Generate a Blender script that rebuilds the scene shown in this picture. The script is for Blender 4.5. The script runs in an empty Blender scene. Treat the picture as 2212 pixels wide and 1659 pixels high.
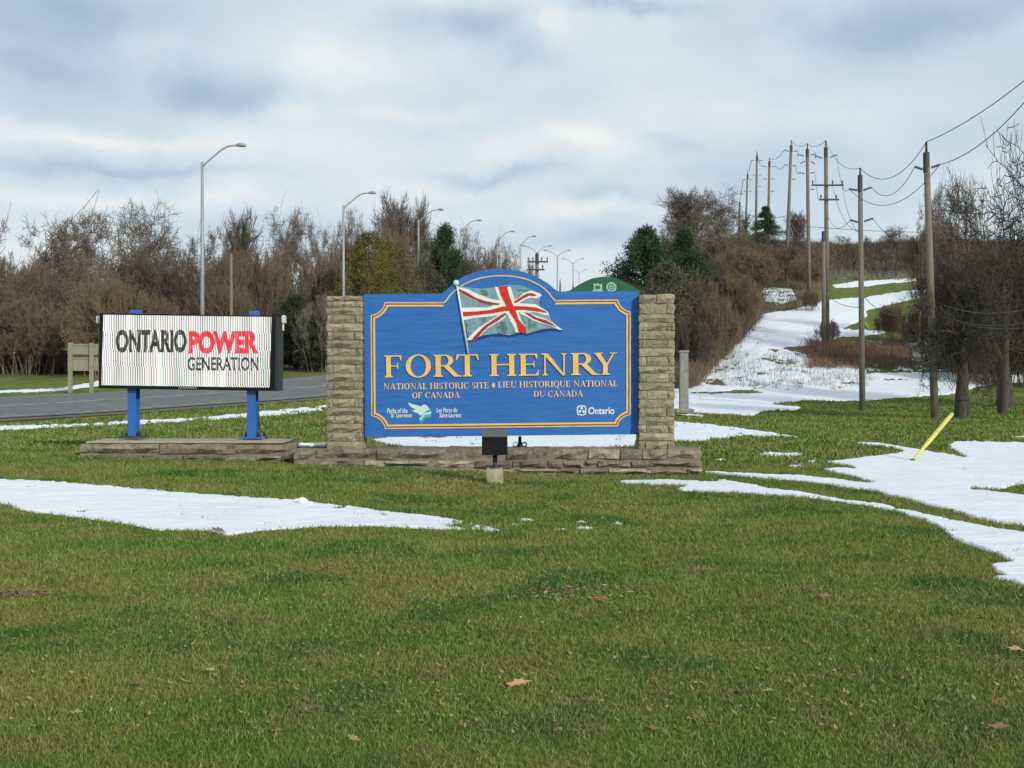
import bpy, bmesh, math, random
import numpy as np
from mathutils import Vector, Matrix, noise as mn
S = bpy.context.scene
COL = S.collection
R = math.radians
random.seed(7)
# ------------------------------------------------------------------ camera
F, CX, CY, CZ = 2400.0, 1106.0, 829.5, 1.6      # focal length and centre in photo units (photo 2212 wide)
cam = bpy.data.cameras.new('camera'); co = bpy.data.objects.new('camera', cam); COL.objects.link(co)
cam.sensor_width = 36; cam.lens = 36*F/2212; cam.clip_start = .1; cam.clip_end = 3000
co.location = (0, 0, CZ); co.rotation_euler = (R(90), 0, 0); S.camera = co
S.render.resolution_x = 1024; S.render.resolution_y = 768
S.view_settings.view_transform = 'Standard'; S.view_settings.look = 'None'
S.view_settings.exposure = 0.0; S.view_settings.gamma = 1.0; S.view_settings.use_curve_mapping = False
# ------------------------------------------------------------------ sun
SUN = Vector((.60, -.75, 0)).normalized()*math.cos(R(24)); SUN.z = math.sin(R(24))
sl = bpy.data.lights.new('sun', 'SUN'); sl.energy = 2.8; sl.angle = R(1.0); sl.color = (1, .93, .82)
so = bpy.data.objects.new('sun', sl); COL.objects.link(so); so.rotation_euler = SUN.to_track_quat('Z', 'Y').to_euler()
# ------------------------------------------------------------------ world: sky seen through broken cloud
W = bpy.data.worlds.new('World'); S.world = W; W.use_nodes = True
nt = W.node_tree; nt.nodes.clear()
def N(t, typ, ins=None, **kw):
    n = t.nodes.new(typ)
    for k, v in kw.items(): setattr(n, k, v)
    if ins:
        for k, v in ins.items():
            s = n.inputs[k]
            if isinstance(v, bpy.types.NodeSocket): t.links.new(v, s)
            else: s.default_value = v
    return n
def M(t, op, a, b=0.0, c=None, clamp=False):
    n = t.nodes.new('ShaderNodeMath'); n.operation = op; n.use_clamp = clamp
    for i, v in enumerate((a, b, c)):
        if v is None: continue
        if isinstance(v, bpy.types.NodeSocket): t.links.new(v, n.inputs[i])
        else: n.inputs[i].default_value = v
    return n.outputs[0]
def MIX(t, f, a, b):
    n = t.nodes.new('ShaderNodeMix'); n.data_type = 'RGBA'
    for s, v in ((n.inputs[0], f), (n.inputs[6], a), (n.inputs[7], b)):
        if isinstance(v, bpy.types.NodeSocket): t.links.new(v, s)
        else: s.default_value = v if not isinstance(v, tuple) else (*v, 1)[:4]
    return n.outputs[2]
sky = N(nt, 'ShaderNodeTexSky', sky_type='NISHITA', sun_disc=False, sun_elevation=R(24), sun_rotation=math.atan2(SUN.x, SUN.y))
bgs = N(nt, 'ShaderNodeBackground', {'Color': sky.outputs[0], 'Strength': .10})
tc = N(nt, 'ShaderNodeTexCoord'); sp = N(nt, 'ShaderNodeSeparateXYZ', {0: tc.outputs['Generated']})
X, Y, Z = sp.outputs
zz = M(nt, 'ADD', M(nt, 'MAXIMUM', Z, 0.0), .24)
cp = N(nt, 'ShaderNodeCombineXYZ', {0: M(nt, 'DIVIDE', X, zz), 1: M(nt, 'DIVIDE', Y, zz), 2: 0.0})
n1 = N(nt, 'ShaderNodeTexNoise', {'Vector': cp.outputs[0], 'Scale': .9, 'Detail': 5.0, 'Roughness': .45, 'Distortion': .5})
n2 = N(nt, 'ShaderNodeTexNoise', {'Vector': cp.outputs[0], 'Scale': 2.8, 'Detail': 5.0, 'Roughness': .5})
wob = N(nt, 'ShaderNodeTexNoise', {'Vector': tc.outputs['Generated'], 'Scale': 5.5, 'Detail': 6.0, 'Roughness': .58})
ws = N(nt, 'ShaderNodeSeparateXYZ', {0: wob.outputs['Color']})
az = M(nt, 'ADD', M(nt, 'ARCTAN2', X, Y), M(nt, 'MULTIPLY', M(nt, 'SUBTRACT', ws.outputs[0], .5), .26))
el = M(nt, 'ADD', M(nt, 'ARCSINE', Z), M(nt, 'MULTIPLY', M(nt, 'SUBTRACT', ws.outputs[1], .5), .10))
CLOUDS = [(90, 40, 330, 75, -.75), (60, 150, 170, 40, -.5), (520, 215, 175, 48, -.85), (280, 378, 300, 20, -.6), (1000, 50, 190, 45, -.8),
          (1090, 130, 90, 50, -.5), (1330, 10, 130, 26, -.7), (1960, 40, 330, 55, -.75), (1020, 388, 180, 20, -.6), (1270, 425, 140, 18, -.35),
          (1460, 290, 110, 24, -.3), (1210, 530, 240, 26, -.5), (200, 300, 320, 26, .6), (1180, 325, 210, 38, .55), (880, 250, 200, 30, .3),
          (1200, 460, 330, 22, .4), (250, 445, 330, 22, .45), (1190, 60, 50, 46, .35), (350, 120, 120, 50, .3), (1700, 250, 300, 60, .25), (750,130,160,50,.3)]
acc = None
for px, py, rx, ry, a in CLOUDS:
    u0 = math.atan((px-CX)/F); v0 = math.atan((CY-py)/F*math.cos(u0))
    du = M(nt, 'DIVIDE', M(nt, 'SUBTRACT', az, u0), rx/F*.8); dv = M(nt, 'DIVIDE', M(nt, 'SUBTRACT', el, v0), ry/F*.8)
    g = M(nt, 'MULTIPLY', M(nt, 'EXPONENT', M(nt, 'MULTIPLY', M(nt, 'ADD', M(nt, 'MULTIPLY', du, du), M(nt, 'MULTIPLY', dv, dv)), -1.0)), a)
    acc = g if acc is None else M(nt, 'ADD', acc, g)
v = M(nt, 'ADD', M(nt, 'MULTIPLY', M(nt, 'SUBTRACT', n1.outputs[0], .5), 1.25), M(nt, 'MULTIPLY', M(nt, 'SUBTRACT', n2.outputs[0], .5), .62))
v = M(nt, 'ADD', M(nt, 'ADD', v, .65), M(nt, 'MULTIPLY', acc, .58), clamp=True)
rmp = N(nt, 'ShaderNodeValToRGB', {0: v}); cr = rmp.color_ramp
cr.elements[0].position = 0; cr.elements[0].color = (.385, .505, .635, 1)
cr.elements[1].position = 1; cr.elements[1].color = (.97, .97, .94, 1)
e = cr.elements.new(.35); e.color = (.52, .645, .77, 1)
e = cr.elements.new(.65); e.color = (.69, .81, .89, 1)
bgc = N(nt, 'ShaderNodeBackground', {'Color': rmp.outputs[0], 'Strength': .96})
mx = N(nt, 'ShaderNodeMixShader', {0: .95, 1: bgs.outputs[0], 2: bgc.outputs[0]})
N(nt, 'ShaderNodeOutputWorld', {0: mx.outputs[0]})

# ------------------------------------------------------------------ helpers
def at(px, py, Yd): return Vector(((px-CX)/F*Yd, Yd, CZ-(py-CY)/F*Yd))
def sst(a, b, x):
    t = np.clip((x-a)/(b-a), 0, 1); return t*t*(3-2*t)
def softp(x, k): return k*np.logaddexp(0, x/k)
def hsh(ix, iy, s):
    h = (ix.astype(np.int64)*374761393 + iy.astype(np.int64)*668265263 + s*974634777) & 0xffffffff
    h = ((h ^ (h >> 13))*1274126177) & 0xffffffff
    return ((h ^ (h >> 16)) & 0xffff)/65535.0
def vn(x, y, s=0):
    x = np.asarray(x, float); y = np.asarray(y, float)
    ix = np.floor(x); iy = np.floor(y); fx = x-ix; fy = y-iy
    fx = fx*fx*(3-2*fx); fy = fy*fy*(3-2*fy)
    a = hsh(ix, iy, s); b = hsh(ix+1, iy, s); c = hsh(ix, iy+1, s); d = hsh(ix+1, iy+1, s)
    return (a*(1-fx)+b*fx)*(1-fy)+(c*(1-fx)+d*fx)*fy
def fbm(x, y, s=0, o=4):
    t = 0; a = .5
    for i in range(o): t = t+a*vn(x*2**i, y*2**i, s+i); a *= .5
    return t/(1-.5**o)
def T(X, Y):
    X = np.asarray(X, float); Y = np.asarray(Y, float)
    left = softp(.06*(Y-33)+.01*np.clip(X, -40, 40), .06)
    right = softp(.06*(Y-57), .15)
    k = sst(-6, 10, X)
    z = left*(1-k)+right*k
    z = z-.055*softp(Y-230, 10)*1.0
    w = sst(0, 1, (X-.10*Y)/10)
    z = z+w*softp(.138*(Y-77), .4)-w*.12*softp(Y-215, 8)
    wl = sst(0, 1, (-X-.12*Y-2)/30)
    z = z+wl*softp(.03*(Y-95), .5)
    z = z+.031*np.clip(2.0-X, 0, 11)*sst(12, 19, Y)*(1-sst(22, 32, Y))
    z = z+.05*(vn(X*.35, Y*.3, 3)-.5)*sst(22, 30, Y)+.03*(vn(X*.8, Y*.7, 5)-.5)*(1-sst(13, 18, Y))
    z = z+1.2*(vn(X*.05, Y*.05, 9)-.5)*sst(75, 120, Y)
    return z
def Tz(x, y): return float(T(x, y))
def ground(px, py, y0=3.5, y1=330):
    Ys = np.geomspace(y0, y1, 4000); Xs = (px-CX)/F*Ys; zl = CZ-(py-CY)/F*Ys
    below = zl <= T(Xs, Ys); i = int(np.argmax(below)) if below.any() else len(Ys)-1
    return Vector((Xs[i], Ys[i], Tz(Xs[i], Ys[i])))
def tag(o, label=None, cat=None, group=None, kind=None):
    for k, v_ in (('label', label), ('category', cat), ('group', group), ('kind', kind)):
        if v_: o[k] = v_
    return o
def link(name, me, mat=None, parent=None):
    o = bpy.data.objects.new(name, me); COL.objects.link(o)
    if mat is not None and me is not None and not me.materials: me.materials.append(mat)
    if parent is not None: o.parent = parent
    return o
def empty(name, loc, label, cat, group=None, rz=0):
    o = bpy.data.objects.new(name, None); COL.objects.link(o); o.location = loc; o.rotation_euler.z = rz
    o.empty_display_size = .2
    return tag(o, label, cat, group)
def mesh(name, vs, fs, smooth=False):
    me = bpy.data.meshes.new(name); me.from_pydata([tuple(p) for p in vs], [], fs)
    if smooth: me.polygons.foreach_set('use_smooth', [True]*len(me.polygons))
    me.update(); return me
def np_mesh(name, co_, tris, smooth=False):
    me = bpy.data.meshes.new(name); co_ = np.asarray(co_, np.float32); tris = np.asarray(tris, np.int32); k = tris.shape[1]
    me.vertices.add(len(co_)); me.vertices.foreach_set('co', co_.ravel())
    me.loops.add(tris.size); me.loops.foreach_set('vertex_index', tris.ravel())
    me.polygons.add(len(tris)); me.polygons.foreach_set('loop_start', np.arange(len(tris), dtype=np.int32)*k)
    me.polygons.foreach_set('loop_total', np.full(len(tris), k, np.int32))
    if smooth: me.polygons.foreach_set('use_smooth', np.ones(len(tris), bool))
    me.update(calc_edges=True); return me
class MB:
    def __init__(s): s.v = []; s.f = []
    def poly(s, pts, faces):
        b = len(s.v); s.v += [tuple(p) for p in pts]; s.f += [tuple(b+i for i in f) for f in faces]; return s
    def box(s, x0, x1, y0, y1, z0, z1, ch=0):
        if ch:
            p = []
            for z_, c in ((z0, ch), (z0+ch, 0), (z1-ch, 0), (z1, ch)):
                p += [(x0+c, y0+c, z_), (x1-c, y0+c, z_), (x1-c, y1-c, z_), (x0+c, y1-c, z_)]
            f = [(3, 2, 1, 0), (12, 13, 14, 15)]
            for k in range(3):
                for i in range(4): j = (i+1) % 4; f.append((4*k+i, 4*k+j, 4*k+4+j, 4*k+4+i))
            return s.poly(p, f)
        p = [(x, y, z) for z in (z0, z1) for x, y in ((x0, y0), (x1, y0), (x1, y1), (x0, y1))]
        return s.poly(p, [(3, 2, 1, 0), (4, 5, 6, 7), (0, 1, 5, 4), (1, 2, 6, 5), (2, 3, 7, 6), (3, 0, 4, 7)])
    def tube(s, pts, rad, n=8, cap=True):
        pts = [Vector(p) for p in pts]
        if not hasattr(rad, '__len__'): rad = [rad]*len(pts)
        b = len(s.v)
        for i, p in enumerate(pts):
            d = (pts[min(i+1, len(pts)-1)]-pts[max(i-1, 0)]).normalized()
            a = d.cross(Vector((0, 0, 1)) if abs(d.z) < .9 else Vector((1, 0, 0))).normalized(); c = d.cross(a)
            for k in range(n):
                t = 2*math.pi*k/n; s.v.append(tuple(p+(a*math.cos(t)+c*math.sin(t))*rad[i]))
        for i in range(len(pts)-1):
            for k in range(n):
                j = (k+1) % n; s.f.append((b+i*n+k, b+i*n+j, b+(i+1)*n+j, b+(i+1)*n+k))
        if cap:
            s.f.append(tuple(b+k for k in range(n))[::-1]); s.f.append(tuple(b+(len(pts)-1)*n+k for k in range(n)))
        return s
    def prism(s, pts, y0, y1):          # pts in x,z ; front face at y0
        n = len(pts)
        p = [(a, y0, c) for a, c in pts]+[(a, y1, c) for a, c in pts]
        f = [tuple(range(n)), tuple(range(2*n-1, n-1, -1))]+[(i, n+i, n+(i+1) % n, (i+1) % n) for i in range(n)]
        return s.poly(p, f)
    def ring(s, outer, inner, y0, y1, closed=True):   # strip between two polylines in x,z
        n = len(outer); m = n if closed else n-1
        p = [(a, y0, c) for a, c in outer]+[(a, y0, c) for a, c in inner]+[(a, y1, c) for a, c in outer]+[(a, y1, c) for a, c in inner]
        f = []
        for i in range(m):
            j = (i+1) % n; f += [(i, j, n+j, n+i), (i, 2*n+i, 2*n+j, j), (n+i, n+j, 3*n+j, 3*n+i)]
        if not closed: f += [(0, n, 3*n, 2*n), (n-1, 3*n-1, 4*n-1, 2*n-1)]
        return s.poly(p, f)
    def build(s, name, mat, parent=None, smooth=False):
        me = mesh(name, s.v, s.f, smooth); bm = bmesh.new(); bm.from_mesh(me); bmesh.ops.recalc_face_normals(bm, faces=bm.faces); bm.to_mesh(me); bm.free()
        return link(name, me, mat, parent)

# ------------------------------------------------------------------ materials
def newmat(name):
    m = bpy.data.materials.new(name); m.use_nodes = True; t = m.node_tree; t.nodes.clear()
    b = t.nodes.new('ShaderNodeBsdfPrincipled'); o = t.nodes.new('ShaderNodeOutputMaterial'); t.links.new(b.outputs[0], o.inputs[0])
    return m, t, b
def mk(name, c1, c2=None, scale=3, rough=.8, bump=0, bscale=20, stretch=(1, 1, 1), metal=0, c3=None, s3=15, spec=.3, pos=False, bdist=.02):
    m, t, b = newmat(name)
    b.inputs['Roughness'].default_value = rough; b.inputs['Metallic'].default_value = metal; b.inputs['Specular IOR Level'].default_value = spec
    src = N(t, 'ShaderNodeNewGeometry').outputs['Position'] if pos else N(t, 'ShaderNodeTexCoord').outputs['Object']
    mp = N(t, 'ShaderNodeMapping', {'Vector': src, 'Scale': stretch}).outputs[0]
    if c2:
        n = N(t, 'ShaderNodeTexNoise', {'Vector': mp, 'Scale': float(scale), 'Detail': 6.0, 'Roughness': .6})
        f = N(t, 'ShaderNodeMapRange', {0: n.outputs[0], 1: .35, 2: .65}).outputs[0]
        c = MIX(t, f, c1, c2)
        if c3:
            n = N(t, 'ShaderNodeTexNoise', {'Vector': mp, 'Scale': float(s3), 'Detail': 4.0, 'Roughness': .7})
            f = N(t, 'ShaderNodeMapRange', {0: n.outputs[0], 1: .5, 2: .7}).outputs[0]
            c = MIX(t, f, c, c3)
        t.links.new(c, b.inputs['Base Color'])
    else: b.inputs['Base Color'].default_value = (*c1, 1)
    if bump:
        n = N(t, 'ShaderNodeTexNoise', {'Vector': mp, 'Scale': float(bscale), 'Detail': 5.0, 'Roughness': .65})
        bp = N(t, 'ShaderNodeBump', {'Strength': float(bump), 'Distance': bdist, 'Height': n.outputs[0]}); t.links.new(bp.outputs[0], b.inputs['Normal'])
    return m
def lin(r, g, b_): return tuple(((c/255+.055)/1.055)**2.4 if c > 10 else c/255/12.92 for c in (r, g, b_))
# lawn colour: green turf, worn brown patches, yellowed thatch
def grass_mat(name, blades=False):
    m, t, b = newmat(name); b.inputs['Roughness'].default_value = .95; b.inputs['Specular IOR Level'].default_value = .04
    p = N(t, 'ShaderNodeNewGeometry').outputs['Position']
    a = N(t, 'ShaderNodeTexNoise', {'Vector': p, 'Scale': .42, 'Detail': 5.0, 'Roughness': .6}).outputs[0]
    c = MIX(t, N(t, 'ShaderNodeMapRange', {0: a, 1: .40, 2: .62}).outputs[0], (.118, .205, .034), (.232, .250, .064))
    a = N(t, 'ShaderNodeTexNoise', {'Vector': p, 'Scale': 1.5, 'Detail': 5.0, 'Roughness': .65}).outputs[0]
    c = MIX(t, N(t, 'ShaderNodeMapRange', {0: a, 1: .48, 2: .68, 4: .85}).outputs[0], c, (.245, .195, .085))
    a = N(t, 'ShaderNodeTexNoise', {'Vector': p, 'Scale': .9, 'Detail': 3.0, 'Roughness': .5, 'Distortion': .5}).outputs[0]
    c = MIX(t, N(t, 'ShaderNodeMapRange', {0: a, 1: .52, 2: .64}).outputs[0], c, (.066, .148, .030))
    if blades:
        at_ = N(t, 'ShaderNodeAttribute', attribute_name='tint').outputs['Fac']
        c = MIX(t, N(t, 'ShaderNodeMapRange', {0: at_, 1: .55, 2: 1.0, 4: .9}).outputs[0], c, (.36, .37, .17))
        c = MIX(t, N(t, 'ShaderNodeMapRange', {0: at_, 1: .35, 2: 0.0, 4: .75}).outputs[0], c, (.034, .062, .014))
        b.inputs['Base Color'].default_value = (0, 0, 0, 1); t.links.new(c, b.inputs['Base Color'])
    else:
        a = N(t, 'ShaderNodeTexNoise', {'Vector': p, 'Scale': 14.0, 'Detail': 5.0, 'Roughness': .75}).outputs[0]
        c = MIX(t, N(t, 'ShaderNodeMapRange', {0: a, 1: .40, 2: .70, 4: .8}).outputs[0], c, (.075, .082, .03))
        hp = N(t, 'ShaderNodeAttribute', attribute_name='brush').outputs['Fac']
        c = MIX(t, hp, c, MIX(t, N(t, 'ShaderNodeMapRange', {0: a, 1: .4, 2: .65}).outputs[0], (.13, .09, .06), (.20, .15, .10)))
        t.links.new(c, b.inputs['Base Color'])
        bp = N(t, 'ShaderNodeBump', {'Strength': .9, 'Distance': .06, 'Height': a}); t.links.new(bp.outputs[0], b.inputs['Normal'])
    return m
mGround = grass_mat('lawn_ground'); mBlade = grass_mat('grass_blades', True)
mSnow = mk('snow', (.80, .83, .88), (.70, .745, .81), scale=1.1, rough=.6, bump=.8, bscale=3.5, pos=True, bdist=.07, stretch=(.6, 1.6, 1), c3=(.86, .88, .90), s3=5)
mAsph = mk('asphalt', (.135, .137, .142), (.175, .176, .18), scale=.7, rough=.9, bump=.3, bscale=40, pos=True, c3=(.10, .10, .105), s3=3)
mShould = mk('shoulder_gravel', (.16, .13, .09), (.10, .09, .06), scale=2, rough=1, bump=.5, bscale=20, pos=True)
mLine = mk('road_paint', (.58, .57, .53), (.22, .22, .21), scale=3, rough=.8, pos=True)
mYLine = mk('yellow_road_paint', (.33, .27, .12), (.2, .18, .12), scale=3, rough=.8, pos=True)
mStoneA = [mk('limestone_%d' % i, c1, c2, scale=4, rough=.95, bump=1.0, bscale=13, c3=c3, s3=9, bdist=.05, pos=True) for i, (c1, c2, c3) in enumerate([
    ((0.383, 0.334, 0.234), (0.284, 0.244, 0.170), (0.199, 0.170, 0.121)), ((0.440, 0.383, 0.270), (0.320, 0.277, 0.192), (0.213, 0.185, 0.128)),
    ((0.334, 0.301, 0.224), (0.256, 0.227, 0.163), (0.170, 0.153, 0.114))])]
mStoneB = [mk('weathered_stone_%d' % i, c1, c2, scale=5, rough=.95, bump=1.0, bscale=11, c3=c3, s3=8, bdist=.06, pos=True) for i, (c1, c2, c3) in enumerate([
    ((0.297, 0.244, 0.178), (0.185, 0.145, 0.108), (0.112, 0.090, 0.069)), ((0.356, 0.304, 0.218), (0.238, 0.198, 0.145), (0.132, 0.112, 0.079)),
    ((0.238, 0.205, 0.165), (0.158, 0.129, 0.100), (0.099, 0.082, 0.066)), ((0.475, 0.416, 0.297), (0.343, 0.290, 0.211), (0.198, 0.158, 0.119)), ((0.317, 0.284, 0.224), (0.198, 0.172, 0.132), (0.119, 0.099, 0.079))])]
mMortar = mk('mortar', (.25, .225, .17), (.17, .15, .11), scale=8, rough=1, bump=.5)
mCap = mk('concrete_cap', (.40, .375, .28), (.30, .275, .2), scale=5, rough=.9, bump=.3)
mConc = mk('grey_concrete', (.33, .325, .29), (.22, .215, .195), scale=4, rough=.9, bump=.4)
mBlue = mk('blue_sign_paint', lin(50, 113, 186), lin(44, 102, 174), scale=2.2, rough=.55, bump=.55, bscale=7, stretch=(.5, 1, 7), c3=lin(40, 92, 162), s3=3, bdist=.012)
mBlueEdge = mk('dark_blue_edge', lin(38, 66, 130), lin(30, 58, 118), rough=.6)
mTan = mk('tan_paint', lin(222, 188, 150), lin(204, 168, 130), scale=5, rough=.6)
mBrownL = mk('brown_paint', lin(122, 84, 50), lin(104, 72, 44), scale=5, rough=.7)
mGold = mk('gold_paint', lin(232, 196, 120), lin(226, 182, 98), scale=4, rough=.5, bump=.15, bscale=15)
mGoldRim = mk('pale_gold_bevel', lin(206, 190, 150), lin(150, 130, 90), scale=6, rough=.6)
mPink = mk('faded_lettering', lin(238, 212, 190), lin(220, 188, 164), scale=6, rough=.6)
mDropShade = mk('drop_shade_blue', lin(30, 56, 112), lin(36, 64, 124), rough=.8)  # shadow tone painted behind the raised letters and flag
mWhiteP = mk('white_paint', (.78, .80, .74), (.70, .73, .68), scale=5, rough=.5)
mRedP = mk('red_paint', (.60, .03, .015), (.50, .025, .015), scale=6, rough=.5)
mDarkRed = mk('dark_red_paint', (.36, .035, .03), (.30, .03, .03), scale=6, rough=.5)
mTeal = mk('teal_paint', lin(132, 164, 178), lin(104, 142, 154), scale=7, rough=.6, c3=lin(70, 106, 110), s3=8)
mTealD = mk('teal_fold_shade', lin(74, 112, 108), lin(86, 120, 110), scale=9, rough=.6)  # darker teal that paints the shading of the flag folds
mPale = mk('pale_blue_paint', lin(196, 222, 224), rough=.5)
mGrn = mk('green_logo', lin(60, 160, 140), rough=.5); mCyan = mk('cyan_logo', lin(70, 180, 214), rough=.5)
mGreenS = mk('green_board', lin(38, 96, 68), lin(34, 86, 62), scale=4, rough=.6)
mMint = mk('mint_emblem', lin(140, 190, 160), lin(120, 170, 142), scale=8, rough=.6)
mBluePost = mk('blue_post_paint', lin(54, 106, 186), lin(48, 96, 170), scale=4, rough=.4, spec=.5)
mBlack = mk('black_housing', (.004, .004, .005), (.008, .008, .008), scale=4, rough=.5, spec=.25)
mVisor = mk('dull_metal_visor', (.12, .125, .12), (.08, .085, .08), scale=10, rough=.6)
mDark = mk('dark_steel', (.035, .037, .04), rough=.5)
mGalv = mk('galvanised_steel', (.36, .38, .39), (.28, .30, .31), scale=2, rough=.5, metal=.2, stretch=(1, 1, .3))
mWood = mk('weathered_pole_wood', (.23, .205, .165), (.14, .122, .10), scale=3, rough=.9, stretch=(6, 6, .3), bump=.4, bscale=6)
mWoodD = mk('dark_pole_wood', (.10, .095, .085), (.06, .056, .05), scale=3, rough=.9, stretch=(6, 6, .3))
mIns = mk('grey_insulator', (.10, .11, .115), rough=.5)
mWire = mk('cable_metal', (.11, .12, .125), rough=.6)
mYel = mk('yellow_plastic', (.62, .60, .13), (.52, .51, .10), scale=4, rough=.5)
mTanSt = mk('signboard_back', (.30, .285, .215), (.24, .225, .17), scale=3, rough=.8)
mBark = [mk('bark_%d' % i, a, b_, scale=3, rough=1, stretch=(1, 1, .4)) for i, (a, b_) in enumerate([
    ((.19, .160, .122), (.12, .10, .078)), ((.215, .168, .117), (.145, .112, .078)), ((.142, .118, .087), (.09, .074, .056)), ((.25, .182, .118), (.17, .122, .08)),
    ((.25, .22, .185), (.17, .15, .125)), ((.10, .085, .072), (.06, .051, .045))])]
mRedTw = mk('red_twigs', (.25, .145, .095), (.18, .105, .07), scale=2, rough=1)
mPine = mk('pine_needles', (.028, .058, .024), (.045, .08, .03), scale=1.2, rough=.8)
mCedar = mk('cedar_foliage', (.085, .10, .022), (.155, .135, .036), scale=.8, rough=.8)
mCedar2 = mk('brown_cedar_foliage', (.12, .11, .05), (.16, .14, .065), scale=.8, rough=.8)
mOlive = mk('grey_evergreen', (.085, .09, .05), (.12, .115, .07), scale=.8, rough=.9)
mLeafY = mk('pale_dead_leaves', (.36, .30, .15), (.26, .20, .09), scale=2, rough=.7, pos=True)
mLeafB = mk('brown_dead_leaves', (.25, .155, .08), (.14, .085, .045), scale=2, rough=.7, pos=True)
mLeafR = mk('copper_oak_leaf', (.50, .27, .15), (.34, .17, .10), scale=9, rough=.6)
mWhiteBox = mk('white_enamel', (.70, .71, .68), (.6, .6, .58), scale=3, rough=.5)

# ------------------------------------------------------------------ snow mask (traced outlines laid on the ground)
MX0, MY0, MW, MH = -400, 560, 3000, 760
mask = np.zeros((MH, MW), np.float32)
def fill(pts, val):
    pts = np.array(pts, float); x = pts[:, 0]-MX0; y = pts[:, 1]-MY0
    for r in range(max(0, int(y.min())), min(MH, int(y.max())+2)):
        yy = r+.5; xs = []
        for i in range(len(x)):
            j = (i+1) % len(x)
            if (y[i] <= yy) != (y[j] <= yy): xs.append(x[i]+(yy-y[i])/(y[j]-y[i])*(x[j]-x[i]))
        xs.sort()
        for a, b_ in zip(xs[::2], xs[1::2]): mask[r, max(0, int(round(a))):max(0, int(round(b_)))] = val
def A(l): return [(1426.4+x*.35515, 603.5+y*.35515) for x, y in l]
def B(l): return [(1426.4+x*.35515, 932.6+y*.35515) for x, y in l]
fill([(-400, 1026), (0, 1037), (100, 1040), (250, 1052), (400, 1065), (530, 1075), (640, 1082), (700, 1090), (760, 1095), (830, 1105), (900, 1113), (960, 1120), (1010, 1127), (1060, 1138), (1090, 1148),
      (1040, 1147), (980, 1143), (900, 1142), (820, 1138), (720, 1138), (640, 1142), (560, 1147), (490, 1160), (455, 1146), (340, 1146), (280, 1133), (180, 1120), (60, 1105), (0, 1088), (-400, 1070)], 1)
for x, y, w, h in ((1140, 1123, 60, 5), (1190, 1128, 40, 3), (1262, 1127, 40, 4), (1310, 1118, 36, 4), (1205, 1143, 50, 5), (1265, 1141, 60, 4), (1115, 1132, 40, 3), (1225, 1119, 30, 2), (1335, 1131, 30, 3), (1020, 1122, 50, 3)):
    fill([(x-w/2, y), (x, y-h/2), (x+w/2, y), (x, y+h/2+1)], .8)
fill([(940, 1105), (1100, 1128), (1100, 1152), (940, 1150)], 0)
fill([(930, 1115), (960, 1118), (1010, 1126), (1060, 1137), (1092, 1148), (1040, 1148), (980, 1145), (930, 1144)], .66)
for x, y in ((60, 1052), (350, 1070), (180, 1105), (600, 1128), (730, 1097), (880, 1124), (830, 1112)): fill([(x-22, y), (x, y-2), (x+22, y), (x, y+3)], .30)
fill(B([(0, 295), (130, 300), (380, 310), (275, 285), (300, 275), (420, 300), (560, 325), (680, 350), (850, 370), (1000, 400), (1150, 425), (1300, 440), (1400, 460), (1600, 500), (1800, 550), (2000, 590), (2212, 622), (3200, 760),
      (3200, 1150), (2212, 950), (2150, 920), (2000, 885), (2110, 890), (2040, 850), (2000, 815), (2150, 800), (2080, 765), (1960, 720), (1860, 685), (1780, 650), (1720, 600), (1680, 575), (1600, 542), (1450, 492), (1300, 462), (1100, 428),
      (900, 402), (700, 390), (500, 378), (300, 370), (130, 367), (90, 350), (170, 332), (0, 322), (-240, 318), (-240, 300)]), 1)
fill(B([(265, 241), (420, 248), (640, 263), (830, 268), (1050, 285), (1180, 306), (1330, 315), (1230, 290), (1100, 255), (960, 228), (1080, 222), (1200, 230), (1150, 208), (1010, 185), (1150, 170), (1300, 150), (1440, 130), (1490, 120),
      (1400, 97), (1250, 82), (1170, 65), (1300, 68), (1450, 88), (1600, 112), (1750, 140), (1880, 162), (1800, 122), (1745, 88), (1790, 60), (1900, 58), (2212, 68), (3200, 90), (3200, 300), (2212, 320), (2120, 335), (2080, 350),
      (1950, 348), (1880, 338), (1900, 358), (2100, 372), (2212, 390), (3200, 500), (3200, 700), (2212, 572), (2100, 567), (1950, 530), (1800, 490), (1600, 440), (1450, 402), (1300, 368), (1150, 347), (1000, 322), (850, 302), (640, 287), (420, 268), (265, 252)]), 1)
fill([(800, 950), (860, 944), (960, 946), (1000, 930), (1460, 911), (1540, 918), (1610, 927), (1750, 946), (1680, 943), (1600, 942), (1570, 947), (1530, 952), (1460, 954), (1380, 962), (1290, 972), (1100, 976), (900, 970), (840, 962)], .82)
fill([(640, 958), (705, 960), (705, 970), (640, 970)], .9)
for l in (((560, 1062), (640, 1052), (800, 1056), (890, 1062), (800, 1076), (640, 1076)), ((320, 1098), (370, 1086), (420, 1096), (360, 1106)), ((780, 1134), (880, 1130), (885, 1145), (790, 1147)), ((865, 1104), (945, 1098), (940, 1118)),
          ((960, 1150), (1010, 1146), (1010, 1162)), ((1010, 1110), (1080, 1105), (1060, 1122))): fill(A(l), .85)
fill(A([(60, 655), (180, 640), (300, 640), (400, 652), (600, 665), (800, 688), (1000, 680), (1150, 660), (1250, 575), (1450, 565), (1640, 570), (1900, 560), (2010, 570), (2010, 640), (1880, 668), (1760, 700), (1500, 715), (1250, 738), (1100, 742), (900, 735), (650, 760),
      (860, 780), (820, 800), (640, 797), (560, 832), (200, 812), (60, 800)]), 1)
fill(A([(150, 683), (420, 684), (440, 670), (560, 672), (630, 690), (500, 697), (200, 700)]), 0)
fill(A([(1330, 605), (1540, 603), (1540, 615), (1330, 618)]), .3)
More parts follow.
